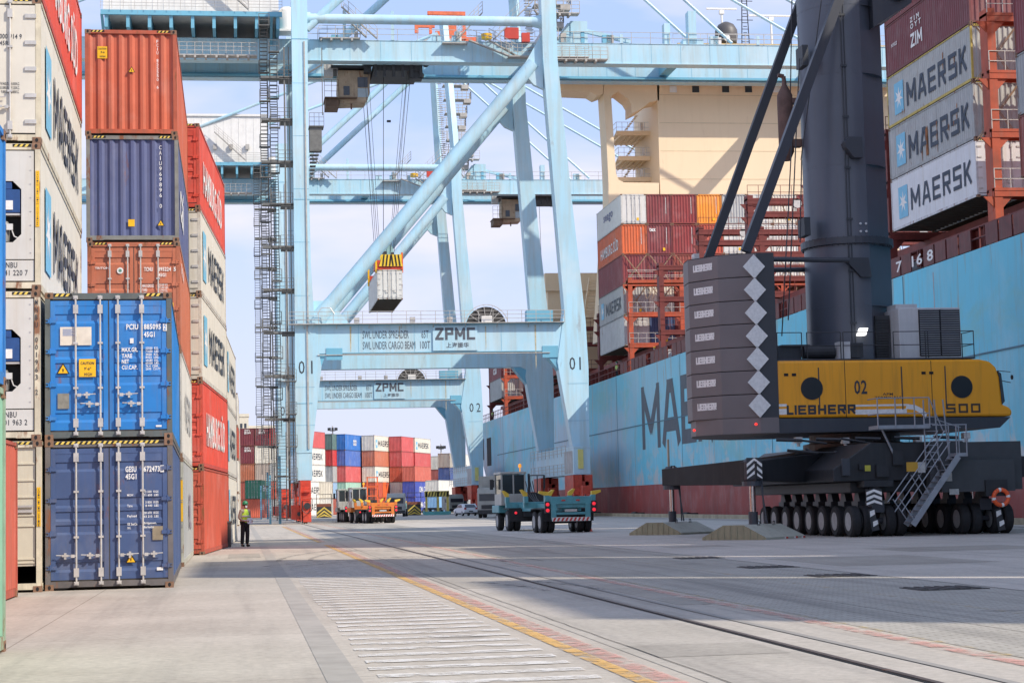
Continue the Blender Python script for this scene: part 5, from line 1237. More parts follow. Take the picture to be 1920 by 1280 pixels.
p=P(1592,488,68); b.prism([(p.x-.1,p.z+.15),(p.x+.9,p.z+.15),(p.x+1.0,p.z-.6),(p.x+.6,p.z-.6)],'y',68.35,68.6); b.build('support_pipe',MG,mc)
b=MM(); p=P(1480,190,70); z0=P(1480,280,70).z; z1=P(1480,170,70).z
b.lathe([(.14,-.35),(.16,-.3),(.3,0),(.31,z1-z0-.3),(.3,z1-z0-.05),(.1,z1-z0+.35),(.09,z1-z0+.5)],(p.x,70.6,z0),'z',16); e=(p.x,70.6,z1+.5); b.path([e,(p.x-.02,70.6,z1+.7),(p.x-.25,70.6,z1+.75)],.09,8); b.box(p.x+.1,p.x+.6,70.4,70.8,z0+.2,z0+.5); b.box(p.x+.1,p.x+.6,70.4,70.8,z1-.4,z1-.2)
b.build('exhaust_silencer',mat('exhaust_rust',(.13,.075,.06),.75,var=.3,vs=2,rust=.8),mc,smooth=True)
b=MM(); p=P(1617,622,68.3); b.prism([(p.x-.22,p.z-.14),(p.x+.1,p.z-.14),(p.x+.2,p.z+.14),(p.x-.1,p.z+.14)],'y',68.2,68.4); b.build('floodlight',mat('lamp_lit',(1,.97,.92),.3,emit=2.0,var=0),mc)
b=MM()
for px,py in ((1304,488),(1372,474)):
    p=P(px,py-3,68.8); b.lathe([(.01,0),(.12,0),(.14,.12),(.01,.14)],(p.x,68.8,ztop+.01),'z',10); b.box(p.x-.1,p.x+.1,68.6,69,ztop+.01,ztop+.25)
b.build('top_lamp',GALV,mc)
# undercarriage
b=MM(); b.lathe([(2.0,0),(2.0,.35),(1.75,.4),(1.75,.75)],(TX,TY,3.1),'z',32); b.build('slewing_ring',mat('ring_brown',(.09,.06,.05),.5,var=.2),mc)
b=MM(); b.prism([(20.6,1.95),(26.9,1.95),(26.9,2.5),(25.4,3.3),(22.0,3.3),(20.6,2.4)],'y',63.4,77); b.box(21.4,26,64,76.4,1.55,1.95); ch=b.build('chassis',CHS,mc,bevel=.04)
b=MM(); b.box(24.0,27.4,63.0,63.4,1.55,3.25); b.box(24.3,27.0,62.7,63.0,1.5,2.6); b.build('drive_cabinet',mat('cabinet_dark',(.05,.055,.06),.5,var=.15),ch)
for (X,Y,k) in ((18.05,64.8,0),(18.05,77.4,1),(31.6,64.0,2),(31.6,78.0,3)):
    b=MM(); c_=Vector((TX,TY)); e=Vector((X,Y)); d=(e-c_).normalized(); s_=Vector((-d.y,d.x))
    vs=[]
    for t,z0,z1,w_ in ((.6,1.95,3.35,.55),((e-c_).length*.55,1.98,3.0 if k<2 else 2.85,.45),((e-c_).length+.25,2.05,2.75 if k<2 else 2.5,.33)):
        p=c_+d*t
        for sg in (-1,1):
            for z in (z0,z1): vs.append((p.x+s_.x*w_*sg,p.y+s_.y*w_*sg,z))
    fs=[]
    for i in (0,4): fs+=[(i,i+4,i+5,i+1),(i+2,i+3,i+7,i+6),(i+1,i+5,i+7,i+3),(i,i+2,i+6,i+4)]
    fs+=[(0,1,3,2),(8,10,11,9)]
    b.add(vs,fs); arm=b.build('outrigger_arm',CHS,mc,bevel=.02)
    b=MM(); b.lathe([(.25,0),(.3,.1),(.3,.75),(.22,.85)],(X,Y,2.0),'z',16); b.lathe([(.36,-.12),(.36,.05)],(X,Y,2.0),'z',16); b.build('jack_housing',MG,arm)
    b=MM(); b.lathe([(.11,0),(.11,1.2)],(X,Y,.85),'z',14); b.build('jack_piston',mat('chrome',(.5,.46,.44),.15,.9,var=.05),arm,smooth=True)
    b=MM(); b.lathe([(.3,.0),(.24,.08),(.17,.12),(.17,.55)],(X,Y,.42),'z',14); b.tube((X+.3,Y-.2,2.1),(X+.32,Y-.3,.55),.03,6); b.tube((X+.24,Y-.2,2.1),(X+.4,Y-.35,.55),.03,6); b.build('jack_foot',MG,arm)
    if k<2:
        b=MM(); w_=.28 if k==0 else .1; b.box(X-w_,X+w_,Y-.36,Y-.33,2.12,2.88)
        b.quad([(X-w_,Y-.365,2.12),(X+w_,Y-.365,2.12),(X+w_,Y-.365,2.88),(X-w_,Y-.365,2.88)],0)
        for i in range(3):
            z=2.16+i*.24
            for sg in (-1,1): b.add([(X,Y-.37,z+.14),(X,Y-.37,z+.26 if z+.26<2.87 else 2.87),(X+sg*w_,Y-.37,max(2.13,z+.02)),(X+sg*w_,Y-.37,max(2.13,z-.1))],[(0,1,2,3)],1)
        b.build('chevron_panel',[DARK,WHT],arm)
    if k==1:
        b=MM(); b.text('4',(X+.5,Y-.62,2.3),(1,0,0),(0,0,1),.16,.3,.03); b.build('lettering',WHT,arm); b=MM(); b.tube((X-.1,Y,2.85),(X-.1,Y,4.0),.05,6); b.build('sight_post',mat('post_tan',(.45,.4,.3),.6),arm)
def tyre(parent,T,x,y,r=.55,w_=.34,name='wheel'):
    b=MB(); b.T=T; b.lathe([(r*.6,-w_/2),(r*.9,-w_/2),(r,-w_/2+.06),(r,w_/2-.06),(r*.9,w_/2),(r*.6,w_/2)],(x,y,r),'x',22); t=b.build(name,RUB,parent,smooth=True)
    b=MB(); b.T=T; 
    for sg in (-1,1): b.lathe([(.02,sg*.02),(r*.22,sg*(w_/2-.04)),(r*.45,sg*(w_/2-.06)),(r*.6,sg*(w_/2+.004))],(x,y,r),'x',16)
    b.build('rim',mat('rim_grey',(.34,.34,.34),.5,.2,var=.2,vs=4),t,smooth=True); return t
TM=Matrix.Translation((-mx,-my,0))
for xs in ((21.35,21.78,22.62,23.02),(25.35,25.78,26.55,26.95)):
    for i in range(8):
        y=63.7+i*1.55
        if i==0 and 0: continue
        b=MM(); xm=(xs[0]+xs[3])/2; b.box(xm-.22,xm+.22,y-.35,y+.35,.85,1.25); b.box(xm-.12,xm+.12,y-.2,y+.2,1.25,1.96); b.tube((xs[0]-.1,y,.56),(xs[3]+.1,y,.56),.09,8); b.prism([(y-.35,1.25),(y+.35,1.25),(y+.1,1.7),(y-.1,1.7)],'x',xm-.14,xm+.14); ax=b.build('axle_carrier',MG,mc)
        for x in xs: tyre(ax,TM,x,y)
    b=MM(); b.box(xs[0]+.3,xs[3]-.3,63.2,75,1.75,1.97); b.build('bogie_beam',CHS,mc)
def chev(x0,x1,Y,z0,z1,parent,n=3,name='chevron_panel'):
    b=MM(); b.box(x0,x1,Y,Y+.04,z0,z1); xm=(x0+x1)/2; h=(z1-z0)
    for i in range(n):
        za=z0+h*(i/n)
        for sg in (-1,1):
            xe=x0 if sg<0 else x1
            zc_=[(xm,za+h/n*.5),(xm,min(z1-.005,za+h/n)),(xe,max(z0+.005,za+h/n*.45)),(xe,max(z0+.005,za-.05*h))]
            b.add([(x,Y-.005,z) for x,z in zc_],[(0,1,2,3)],1)
    return b.build(name,[DARK,WHT],parent)
a=q(1625,947,62.6); c=q(1653,916,62.6); chev(a[0],c[0],62.6,a[1],c[1],mc)
for px,Y in ((1631,62.7),(1868,62.7)):
    b=MM(); A=q(px-3,955,Y); 
    b.prism([(A[0],A[1]),(A[0]+.2,A[1]+.05),(A[0]+.38,A[1]-.7),(A[0]+.12,A[1]-.75)],'y',Y,Y+.03,0)
    for i in range(2): b.add([(A[0]+.05+i*.1,Y-.005,A[1]-.06-i*.36),(A[0]+.22+i*.1,Y-.005,A[1]+.0-i*.36),(A[0]+.24+i*.1,Y-.005,A[1]-.16-i*.34),(A[0]+.06+i*.1,Y-.005,A[1]-.26-i*.34)],[(0,1,2,3)],1)
    b.build('reflective_strip',[DARK,WHT],mc)
b=MM(); p=q(1877,932,62.5)
for i in range(20):
    a0=2*math.pi*i/20;a1=2*math.pi*(i+1)/20; b.tube((p[0]+.27*math.cos(a0),62.5,p[1]+.27*math.sin(a0)),(p[0]+.27*math.cos(a1),62.5,p[1]+.27*math.sin(a1)),.075,8,m=1 if i%5==0 else 0,cap=False)
b.build('life_ring',[mat('ring_orange',(.85,.12,.03),.5,var=.08),WHT],mc,smooth=True)
b=MM(); b.box(p[0]-.5,p[0]+.3,62.6,63.3,p[1]+.05,p[1]+.62); b.box(26.0,p[0]-.4,62.9,63.4,1.6,2.2); b.build('rear_bumper_box',CHS,mc)
for (xa,ya,xb,yb_,m,nm) in ((1618,872,1628,883,'yellow_label',0),(1696,866,1716,884,'orange_label',1),(1762,886,1780,902,'white_label',2),(1776,916,1793,927,'white_label2',2),(1717,866,1730,886,'white_label3',2)):
    b=MM(); A=q(xa,yb_,62.9); C=q(xb,ya,62.9); b.box(A[0],C[0],62.66,62.69,A[1],C[1]); b.build('warning_label',[mat('label_y',(.45,.42,.05),.6),mat('label_o',(.5,.28,.03),.6),mat('label_w',(.42,.42,.4),.6,var=.2,vs=9)][nm],mc)
# access stairs
Yst=62.2
def st(pts,r=.03):
    b2=[]
    for (x,y) in pts: p=P(x,y,Yst); b2.append((p.x,Yst,p.z))
    return b2
b=MM(); A=P(1712,984,Yst); Bp=P(1797,855,Yst)
for dy in (0,.7):
    b.beam((A.x,Yst+dy,A.z),(Bp.x,Yst+dy,Bp.z),.05,.2)
for i in range(12):
    f=(i+.5)/12; x=A.x+(Bp.x-A.x)*f; z=A.z+(Bp.z-A.z)*f; b.box(x-.12,x+.12,Yst+.03,Yst+.67,z,z+.03)
b.box(Bp.x-.05,Bp.x+.35,Yst,Yst+.7,Bp.z,Bp.z+.12)
b.build('access_stair',STG,mc)
b=MM()
for dy in (0,.7):
    for o_ in ((-.55,.55),(-.9,.95)):
        b.tube((A.x+o_[0]*.7,Yst+dy,A.z+o_[1]*.85),(Bp.x+o_[0]*.5,Yst+dy,Bp.z+o_[1]*.95),.02,6)
    for f in (.05,.4,.75):
        x=A.x+(Bp.x-A.x)*f; z=A.z+(Bp.z-A.z)*f; b.tube((x,Yst+dy,z),(x-.6*(.9-f*.4),Yst+dy,z+.8),.02,6)
for x in (Bp.x-.05,Bp.x+.32): b.tube((x,Yst,Bp.z),(x,Yst,Bp.z+1.1),.025,6); b.tube((x,Yst+.7,Bp.z),(x,Yst+.7,Bp.z+1.1),.025,6)
for z in (.55,1.1): b.tube((Bp.x-.9,Yst,Bp.z+z),(Bp.x+.35,Yst,Bp.z+z),.02,6)
b.build('hand_rail',STG,mc)
b=MM(); A=P(1735,848,63); C=P(1735,797,63); U=P(1643,803,63); V=P(1740,803,63)
for dx in (0,.5,.9): b.tube((A.x+dx,63,A.z-.6),(A.x+dx*.8,63,C.z+.9),.028,6)
for i in range(8): b.tube((A.x,63,A.z-.5+i*.25),(A.x+.5,63,A.z-.5+i*.25),.018,5)
b.box(U.x,V.x,62.8,63.8,U.z-.03,U.z+.1)
for x in (U.x,(U.x+V.x)/2-.3,V.x-.55,V.x): 
    b.tube((x,62.8,U.z),(x,62.8,U.z+1.05),.025,6)
for z in (.5,1.05): b.tube((U.x,62.8,U.z+z),(V.x,62.8,U.z+z),.022,6); b.tube((U.x,62.8,U.z+z),(U.x,63.8,U.z+z),.022,6)
b.tube((U.x+.3,63.3,U.z),(U.x+.75,63.3,U.z-1.0),.04,6); b.tube((V.x+.3,63,C.z+.2),(V.x+1.2,63,C.z-.1),.022,6); b.tube((V.x,62.8,U.z+1.05),(V.x+.5,62.8,U.z-.2),.02,6)
b.build('upper_landing',STG,mc)
b=MM()
for i in range(5):
    x0=19.4+i*1.5; b.tube((x0,66.2,3.55),(x0+.9,66.0,3.5),.07,6)
b.box(21.6,22.2,66.3,66.5,2.0,2.25); b.tube((21,64.2,2.1),(24.2,63.6,2.1),.12,8); b.build('hydraulic_line',CHS,mc)
rr=random.Random(11)
for k in range(12):
    x=rr.uniform(19.8,27.2); z=rr.uniform(3.05,3.55); b=MM(); b.tube((x,66.2,z),(x+rr.uniform(.3,1.2),66.1,z-rr.uniform(0,.25)),rr.uniform(.025,.06),6); b.build('hose',CHS,mc)
for k in range(9):
    x=20.9+k*.62; b=MM(); w_=rr.uniform(.25,.5); z=rr.uniform(2.0,2.5); b.box(x,x+w_,63.25,63.4,z,z+rr.uniform(.2,.6)); b.build('valve_box',rr.choice((MG,CHS,mat('cabinet_dark',(.05,.055,.06)))),ch)
b=MM(); b.path([(TX-.5,68.5,zt_+.1),(TX-.5,68.52,12),(TX-.45,68.55,24)],.03,6); b.path([(TX-.38,68.48,zt_+.1),(TX-.38,68.5,12),(TX-.34,68.55,24)],.02,6)
for z in range(8,24,2): b.box(TX-.55,TX-.3,68.47,68.52,z,z+.08)
b.build('tower_conduit',MG3,mc)
for x,z in ((20.3,3.55),(22.1,3.5),(24.9,3.5),(26.8,3.6)):
    b=MM(); b.box(x,x+.25,66.7,67.0,z-.12,z+.1); b.tube((x+.12,66.8,z-.25),(x+.12,66.8,z-.1),.07,8); b.build('work_lamp',GALV,mc)
for i,(x,z) in enumerate(((21.2,6.2),(24.4,6.2),(26.1,6.2))):
    b=MM(); b.box(x,x+.04,Ys-.02,Ys-.001,4.6,6.2); b.build('door_edge',MG3,hs)
for x in (19.9,20.2,25.2,25.5):
    b=MM(); b.box(x,x+.16,Ys-.02,Ys-.001,5.9,6.0); b.build('latch',BLK,hs)
# outrigger plates
PLM=mat('plate_concrete',(.40,.40,.33),.75,var=.08,vs=2.5,streak=.3); PLE=mat('plate_edge_yellow',(.31,.29,.19),.7,var=.15,vs=2,streak=.3)
for (X,Y,lb) in ((18.05,64.8,'sloped outrigger plate with red and white edge strips, under the nearer jack'),(18.05,77.4,'sloped outrigger plate under the farther jack, marked by the numeral 4 above it')):
    t=thing('outrigger_plate',lb,'outrigger plate',(X,Y,0),R(42),'outrigger plates')
    a,h,r=1.32,.52,.42
    b=MB(); vs=[(-a,-a,0),(a,-a,0),(a,a,0),(-a,a,0),(-a,-a,.09),(a,-a,.09),(a,a,.09),(-a,a,.09),(-a,-r,h),(a-.15,-r,h),(a-.15,r,h),(-a,r,h)]
    b.add(vs,[(0,3,2,1),(0,1,5,4),(1,2,6,5),(2,3,7,6),(4,5,9,8),(5,6,10,9),(6,7,11,10),(8,9,10,11)],0); b.add(vs,[(3,0,4,7),(7,4,8,11)],1)
    b.build('plate_body',[PLM,PLE],t,bevel=.012)
    b=MB()
    for i in range(10):
        y=-a+.1+i*.27; zt2=.09+(h-.09)*min(1,(a-abs(y))/(a-r)); b.box(-a-.02,-a+.002,y-.025,y+.025,.02,zt2-.02)
    b.build('edge_ribs',PLE,t)
    if Y<70:
        b=MB()
        for i,x in enumerate((-.1,.55,1.05)):
            b.box(x,x+.1,-a-.008,-a-.004,.015,.075,0); b.box(x+.1,x+.24,-a-.008,-a-.004,.015,.075,1)
        b.build('reflector',[WHT,mat('reflector_red',(.6,.03,.02),.4)],t)
    for x in (-.5,.5):
        b=MB(); b.path([(x,-.5,h-.06),(x,-.5,h+.10),(x+.12,-.5,h+.10),(x+.12,-.5,h-.06)],.015,5); b.build('lifting_lug',DARK,t)
# ------------------------------------------------------------------ terminal tractors with skeletal trailers
TEAL=(.10,.33,.37); GYL=mat('guide_yellow',(.72,.48,.05),.5,var=.15,vs=5); CABW=mat('cab_white',(.40,.40,.37),.45,var=.1,vs=2,streak=.25)
TRE=mat('tail_red',(.9,.03,.05),.3,var=0,emit=.6); VP=mat('vehicle_paint',None,.45,var=.15,vs=2,streak=.3,rust=.5)
BAR=mat('bar_red',(.55,.05,.04),.5)
def tractor_trailer(label,col,X,Y,rz,L=11.0,guides=True,cabcol=None,beacon=True):
    t=thing('terminal_tractor',label,'terminal tractor',(X,Y,0),rz,'terminal tractors with trailers')
    b=MB()
    for x in (-.55,.40): b.box(x,x+.15,.15,L,1.02,1.38)
    for i in range(9): b.box(-.55,.55,.3+i*1.3,.45+i*1.3,1.05,1.3)
    b.box(-1.2,1.2,0,.3,1.18,1.5); b.box(-1.2,1.2,L-.4,L-.1,1.18,1.5); b.box(-1.2,1.2,L*.5,L*.5+.3,1.18,1.5)
    b.build('trailer_frame',VP,t,color=col,bevel=.02)
    b=MB(); b.box(-1.0,1.0,-.06,.0,1.36,1.72,0); b.box(-.95,-.7,-.08,.0,.62,1.4); b.box(.7,.95,-.08,.0,.62,1.4); b.box(-.7,.7,-.05,.0,.86,.98); b.box(-.92,.92,-.1,-.02,.56,.64)
    b.build('rear_bumper',VP,t,color=col,bevel=.015)
    b=MB(); b.box(-.92,.92,-.115,-.101,.56,.74,0)
    for i in range(9): b.add([(-.9+i*.2,-.12,.57),(-.8+i*.2,-.12,.57),(-.72+i*.2,-.12,.73),(-.82+i*.2,-.12,.73)],[(0,1,2,3)],1)
    b.build('striped_bar',[WHT,BAR],t)
    b=MB(); b.box(-.3,.3,-.075,-.055,1.0,1.12); b.build('number_plate',GALV,t)
    for x in (-1.12,1.12):
        b=MB(); b.box(x-.13,x+.13,-.07,.0,.95,1.5); lb=b.build('lamp_box',DARK,t)
        for z in (1.08,1.36): b=MB(); b.lathe([(.01,0),(.085,0),(.085,-.03),(.01,-.04)],(x,-.07,z),'y',12); b.build('tail_lamp',TRE,lb)
    b=MB()
    for x in (-.35,.35): b.box(x-.09,x+.09,-.07,-.06,1.5,1.57)
    b.build('reflector',BAR,t)
    if guides:
        for y in (.15,L*.5,L-.25):
            for sx in (-1,1):
                b=MB(); b.box(sx*1.02,sx*1.22,y-.18,y+.18,1.45,1.78,0); b.prism([(sx*1.05,1.78),(sx*1.22,1.78),(sx*1.5,1.9),(sx*1.48,2.0),(sx*1.05,1.95)] if y<1 else [(sx*1.05,1.78),(sx*1.22,1.78),(sx*1.4,2.1),(sx*1.3,2.12),(sx*1.05,1.95)],'y',y-.14,y+.14,1)
                b.build('container_guide',[VP,GYL],t,color=col)
    for y in (1.4,2.75):
        for x in (-1.08,-.72,.72,1.08): tyre(t,None,x,y,.52,.3)
        b=MB(); b.tube((-1.1,y,.52),(1.1,y,.52),.08,8); b.box(-.7,.7,y-.3,y+.3,.75,1.03); b.build('trailer_axle',DARK,t)
    for x in (-.9,.9): 
        b=MB(); b.prism([(.7,.95),(.75,1.15),(2.0,1.2),(3.3,1.15),(3.4,.95),(3.3,1.1),(2.0,1.15),(.8,1.1)],'x',x-.36,x+.36); b.box(x-.36,x+.36,.66,.70,.55,1.1); b.build('mudguard',RUB,t)
    # tractor unit
    y0=L-1.7
    b=MB(); b.box(-.5,.5,y0,y0+5.2,.75,1.05); b.box(-.9,.9,y0+1.8,y0+3.1,.55,1.0); b.box(-.55,.55,y0+.5,y0+1.6,1.05,1.2); b.build('tractor_chassis',DARK,t)
    for x in (-1.08,-.72,.72,1.08): tyre(t,None,x,y0+1.1,.55,.3)
    for x in (-1.02,1.02): tyre(t,None,x,y0+4.2,.52,.32)
    b=MB(); b.box(-1.25,-.62,y0+.3,y0+1.9,1.14,1.2); b.box(.62,1.25,y0+.3,y0+1.9,1.14,1.2); b.box(-1.25,1.25,y0+.28,y0+.32,.5,1.15); b.build('mudguard',RUB,t)
    for x in (-.3,.3): b=MB(); b.lathe([(.01,0),(.07,0),(.07,-.03),(.01,-.04)],(x-.6,y0+.26,.95),'y',10); b.build('tail_lamp',TRE,t)
    b=MB(); b.box(-1.25,1.25,y0+3.3,y0+5.3,.95,1.35); b.box(.1,1.2,y0+3.3,y0+5.2,1.35,1.75); b.build('engine_cover',VP,t,color=col,bevel=.04)
    b=MB(); x0,x1,ya,yb_=-1.2,.15,y0+2.7,y0+4.7
    b.box(x0,x1,ya,yb_,1.35,1.95); b.box(x0-.03,x1+.03,ya-.05,yb_+.08,3.0,3.12)
    for x in (x0,x1-.09):
        for y in (ya,yb_-.09): b.box(x,x+.09,y,y+.09,1.95,3.0)
    b.box((x0+x1)/2-.04,(x0+x1)/2+.04,ya,ya+.06,1.95,3.0); cab=b.build('cab',VP if cabcol else CABW,t,color=cabcol or (1,1,1),bevel=.015)
    b=MB(); b.box(x0+.05,x1-.05,ya+.03,yb_-.04,1.9,2.96); b.build('cab_window',mat('cab_glass',(.035,.045,.05),.08,var=0,spec=.8),cab)
    if beacon:
        b=MB(); b.tube((-.1,ya+.3,3.1),(-.1,ya+.3,3.35),.03,6); b.lathe([(.01,0),(.09,0),(.08,.16),(.01,.2)],(-.1,ya+.3,3.35),'z',12); b.build('beacon',mat('beacon_amber',(.9,.35,.03),.3,var=0,emit=.6),cab)
    b=MB(); b.tube((.35,ya+.2,1.2),(.35,ya+.2,3.0),.06,8); b.box(.2,1.1,ya-.35,ya-.3,1.3,2.0)
    for x in (.3,.7,1.05): b.tube((x,ya-.35,1.3),(x,ya-.35,2.9),.03,6)
    b.path([(x1+.1,ya,2.9),(1.1,ya-.35,2.9),(1.1,ya-.35,2.2)],.03,6); b.build('headboard_frame',DARK,t)
    b=MB()
    for k in range(4): b.path([(.1+k*.12,ya-.2,2.6),(.15+k*.12,ya-.6,1.9),(.1+k*.1,y0+1.2,1.7),(.1+k*.08,y0+.2,1.5)],.022,5)
    b.build('air_hose',DARK,t)
    b=MB(); b.box(x0-.28,x0-.1,yb_-.2,yb_-.12,2.2,2.75); b.tube((x0,yb_-.1,2.7),(x0-.2,yb_-.16,2.7),.015,5); b.build('wing_mirror',DARK,cab)
    return t
tractor_trailer('teal terminal tractor with yellow-flared trailer, brake lamps lit, before the waterside crane leg',TEAL,P(1070,960,87.2).x,87.2,R(2.5),L=10.5)
tt=tractor_trailer('orange trailer with fat tyres pulled by a white-cab tractor, in the middle of the quay',(.62,.18,.03),P(718,960,157).x,157,R(6),L=7.5,guides=True)
b=MB()
for x in (-.3,.6): b.box(x,x+.1,6.0,6.1,1.7,4.0)
for z in (2.3,3.1,3.9): b.box(-.3,.7,6.0,6.1,z,z+.08)
b.tube((1.3,6,1.9),(1.55,6,3.3),.08,6); b.box(1.1,1.4,5.9,6.1,2.2,3.5); b.build('ladder_frame',ORC,tt)
tractor_trailer('pale grey tractor with one red tail lamp, parked left of the orange trailer',(.4,.42,.38),P(672,960,172).x,172,R(3),L=5,guides=False,beacon=False)
tractor_trailer('distant teal trailer between the orange trailer and the striped block',(.2,.48,.45),26.5,310,R(6),L=6,guides=True,beacon=False)
# traffic cone behind the trailer
b=MB(); b.lathe([(.19,0),(.19,.03),(.13,.03),(.03,.62),(.01,.63)],(0,0,0),'z',14); o=b.build('traffic_cone',mat('cone_red',(.65,.06,.02),.5),smooth=True); p=P(1105,990,90); o.location=(p.x,90,0); tag(o,'red traffic cone beside the right rear wheel of the teal trailer','traffic cone')
# white car
car=thing('parked_car','white hatchback parked far off between the crane legs','car',(27.2,222,0),R(12))
WCR=mat('car_white',(.68,.69,.72),.25,var=.03,spec=.6)
b=MB(); b.prism([(-.0,.32),(4.0,.32),(4.05,.75),(3.6,.88),(2.9,.97),(2.35,1.38),(.7,1.45),(.15,1.05),(-.02,.8)],'x',-.88,.88); body=b.build('car_body',WCR,car,bevel=.12)
b=MB(); b.quad([(-.68,.07,1.02),(.68,.07,1.02),(.6,.52,1.37),(-.6,.52,1.37)]); b.build('rear_window',GLS,car)
for s_ in (-1,1):
    b=MB(); b.prism([(.75,1.0),(2.75,1.0),(2.25,1.32),(.95,1.36)],'x',s_*.875,s_*.892); b.build('side_window',GLS,car)
    b=MB(); b.box(s_*.58,s_*.84,-.05,.05,.78,1.0); b.build('tail_lamp',TRE if 0 else mat('lamp_dull_red',(.4,.02,.02),.3),car)
for y in (.75,3.2):
    for s_ in (-1,1): tyre(car,None,s_*.78,y,.32,.2)
b=MB(); b.box(-.25,.25,-.05,.0,.5,.62); b.box(-.85,.85,-.04,.1,.3,.42); b.build('rear_bumper',DARK,car)
# yellow-black blocks and frames on the far apron
CHY=mat('chevron_yellow',(.6,.45,.08),.6,var=.2,vs=2)
for px,Y,lb,wd in ((608,255,'yellow and black chevron barrier block beside the landside crane leg',3.6),(777,262,'yellow and black chevron barrier block right of the orange trailer',1.9)):
    p=P(px,965,Y); t=thing('barrier_block',lb,'barrier',(p.x,Y,0),0,'chevron barrier blocks')
    w_=wd/2; b=MB(); b.box(-w_ if wd<3 else -1.0,w_ if wd<3 else 1.0,0,1.4,0,1.9,0)
    w_=min(w_,1.0); b.build('block_body',mat('block_brown',(.2,.07,.04),.7,var=.2),t)
    b=MB(); b.quad([(-w_,-.02,.02),(w_,-.02,.02),(w_,-.02,1.5),(-w_,-.02,1.5)],0)
    for i in range(3):
        z=.05+i*.5
        for s_ in (-1,1): b.add([(0,-.03,z+.2),(0,-.03,min(1.48,z+.45)),(s_*w_,-.03,max(.03,z-.35)),(s_*w_,-.03,max(.03,z-.6))],[(0,1,2,3)],1)
    b.build('chevron_board',[DARK,CHY],t)
    b=MB(); 
    for x in (-w_,w_): b.box(x-.04,x+.04,.0,.08,1.9,3.2)
    b.box(-w_,w_,0,.08,3.12,3.2); b.build('frame',DARK,t)
p=P(820,963,258); t=thing('spreader_stand','teal-footed yellow and black portal stand left of the farther crane leg','spreader stand',(p.x,258,0))
b=MB(); b.box(-1.9,1.9,0,1,.1,.5); b.box(-1.7,1.7,0,.8,0,.1); b.build('base',mat('stand_teal',(.12,.42,.42),.5,var=.15),t)
b=MB()
for x in (-1.6,0,1.35): b.box(x,x+.28,0,.4,.5,3.2)
b.box(-1.7,1.7,0,.4,2.5,3.3); b.build('portal_frame',mat('stand_yellow',(.6,.5,.12),.5,var=.2),t)
b=MB()
for i in range(8): b.add([(-1.65+i*.42,-.02,2.55),(-1.5+i*.42,-.02,2.55),(-1.3+i*.42,-.02,3.25),(-1.45+i*.42,-.02,3.25)],[(0,1,2,3)])
b.build('stripes',BLK,t)
def truck_cab(label,X,Y,rz,h=3.0,box=False):
    t=thing('truck',label,'truck',(X,Y,0),rz,'white trucks on the far apron')
    b=MB(); b.prism([(0,.6),(2.2,.6),(2.2,h-.4),(1.9,h),(.3,h),(0,h-.5)],'x',-1.2,1.2); c=b.build('cab',CABW,t,bevel=.08)
    b=MB(); b.box(-1.0,1.0,-.03,-.01,1.7,h-.6); b.box(1.2,1.22,.4,1.3,1.7,h-.6); b.box(-1.22,-1.2,.4,1.3,1.7,h-.6); b.build('windscreen',GLS,c)
    b=MB(); b.box(-1.2,1.2,-.1,0,.4,.8); b.box(-.8,.8,-.05,-.01,.9,1.3); b.build('grille',DARK,c)
    b=MB(); b.box(-.5,.5,2.2,8,.7,1.0); b.build('chassis',DARK,t)
    for y in (1,6,7.2):
        for x in (-1.0,1.0): tyre(t,None,x,y,.5,.34)
    if box:
        b=MB(); b.box(-1.25,1.25,2.6,8.5,1.0,4.2); b.box(-.9,-.3,2.57,2.6,3.2,3.8); b.build('cargo_body',CABW,t,bevel=.03)
        b=MB(); b.lathe([(.05,0),(.35,0),(.35,-.06),(.05,-.06)],(.3,2.58,3.4),'y',16); b.build('fan',DARK,t)
    return t
p=P(742,960,240); truck_cab('white truck cab facing the camera behind the orange trailer',p.x,240,R(-8),3.0)
p=P(857,962,262); truck_cab('small white truck beside the farther crane leg',p.x,262,R(25),2.8)
p=P(918,968,186); truck_cab('white refrigerated truck half hidden behind the teal tractor',p.x,186,R(-12),3.0,True)
# ------------------------------------------------------------------ yard stacks
YG='containers in the far yard blocks'; YD=345.; YA=R(-20.3)
used={}
def ystack(cpx,top,cols,desc,Y=YD,a=YA,skip=0,text=None,n=5):
    p=P(cpx,900,Y)
    zt=P(cpx,top,Y).z
    n=len(cols); base=0
    H_=zt/round(zt/2.9) if zt>2.5 else 2.9
    k0=round(zt/H_)-n
    for i,(cn,c,tx) in enumerate(cols):
        k=k0+n-1-i
        if k<0: continue
        tier=['ground tier','second tier','third tier','fourth tier','top tier','sixth tier'][k]
        o=container('%s container, %s, %s'%(cn,tier,desc),c,(p.x,Y,k*HC),a,'corr',detail=0,group=YG)
        if tx:
            w_={'MAERSK':8,'CMA CGM':6,'0':1.5,'cosco':2.0,'8':1}.get(tx,6)
            side_name(o,tx,(2.6 if tx=='MAERSK' else (LC-w_)/2),w_,.9 if tx!='0' else .8,1.1,m=WHT if tx in('CMA CGM','0','cosco') else GRYI,star=(.9,1.5,.6) if tx=='MAERSK' else None)
TB=(.10,.17,.16); BL2=(.03,.16,.50); BL3=(.07,.15,.45); PK=(.55,.10,.10); TL=(.33,.52,.42); OB=(.50,.16,.09)
ystack(569,811,[('pink-red',PK,None),('white',WHITE,'MAERSK'),('cream',WHITE,'MAERSK'),('white',WHITE,'MAERSK'),('white',WHITE,'MAERSK')],'yard stack right behind the landside crane leg',Y=318)
ystack(624,818,[('dark green-grey',TB,None),('red',(.5,.03,.03),None),('grey',GREY,None),('light blue',(.25,.38,.55),None),('red-brown',BR,None)],'narrow yard stack left of the bright blue one',Y=336)
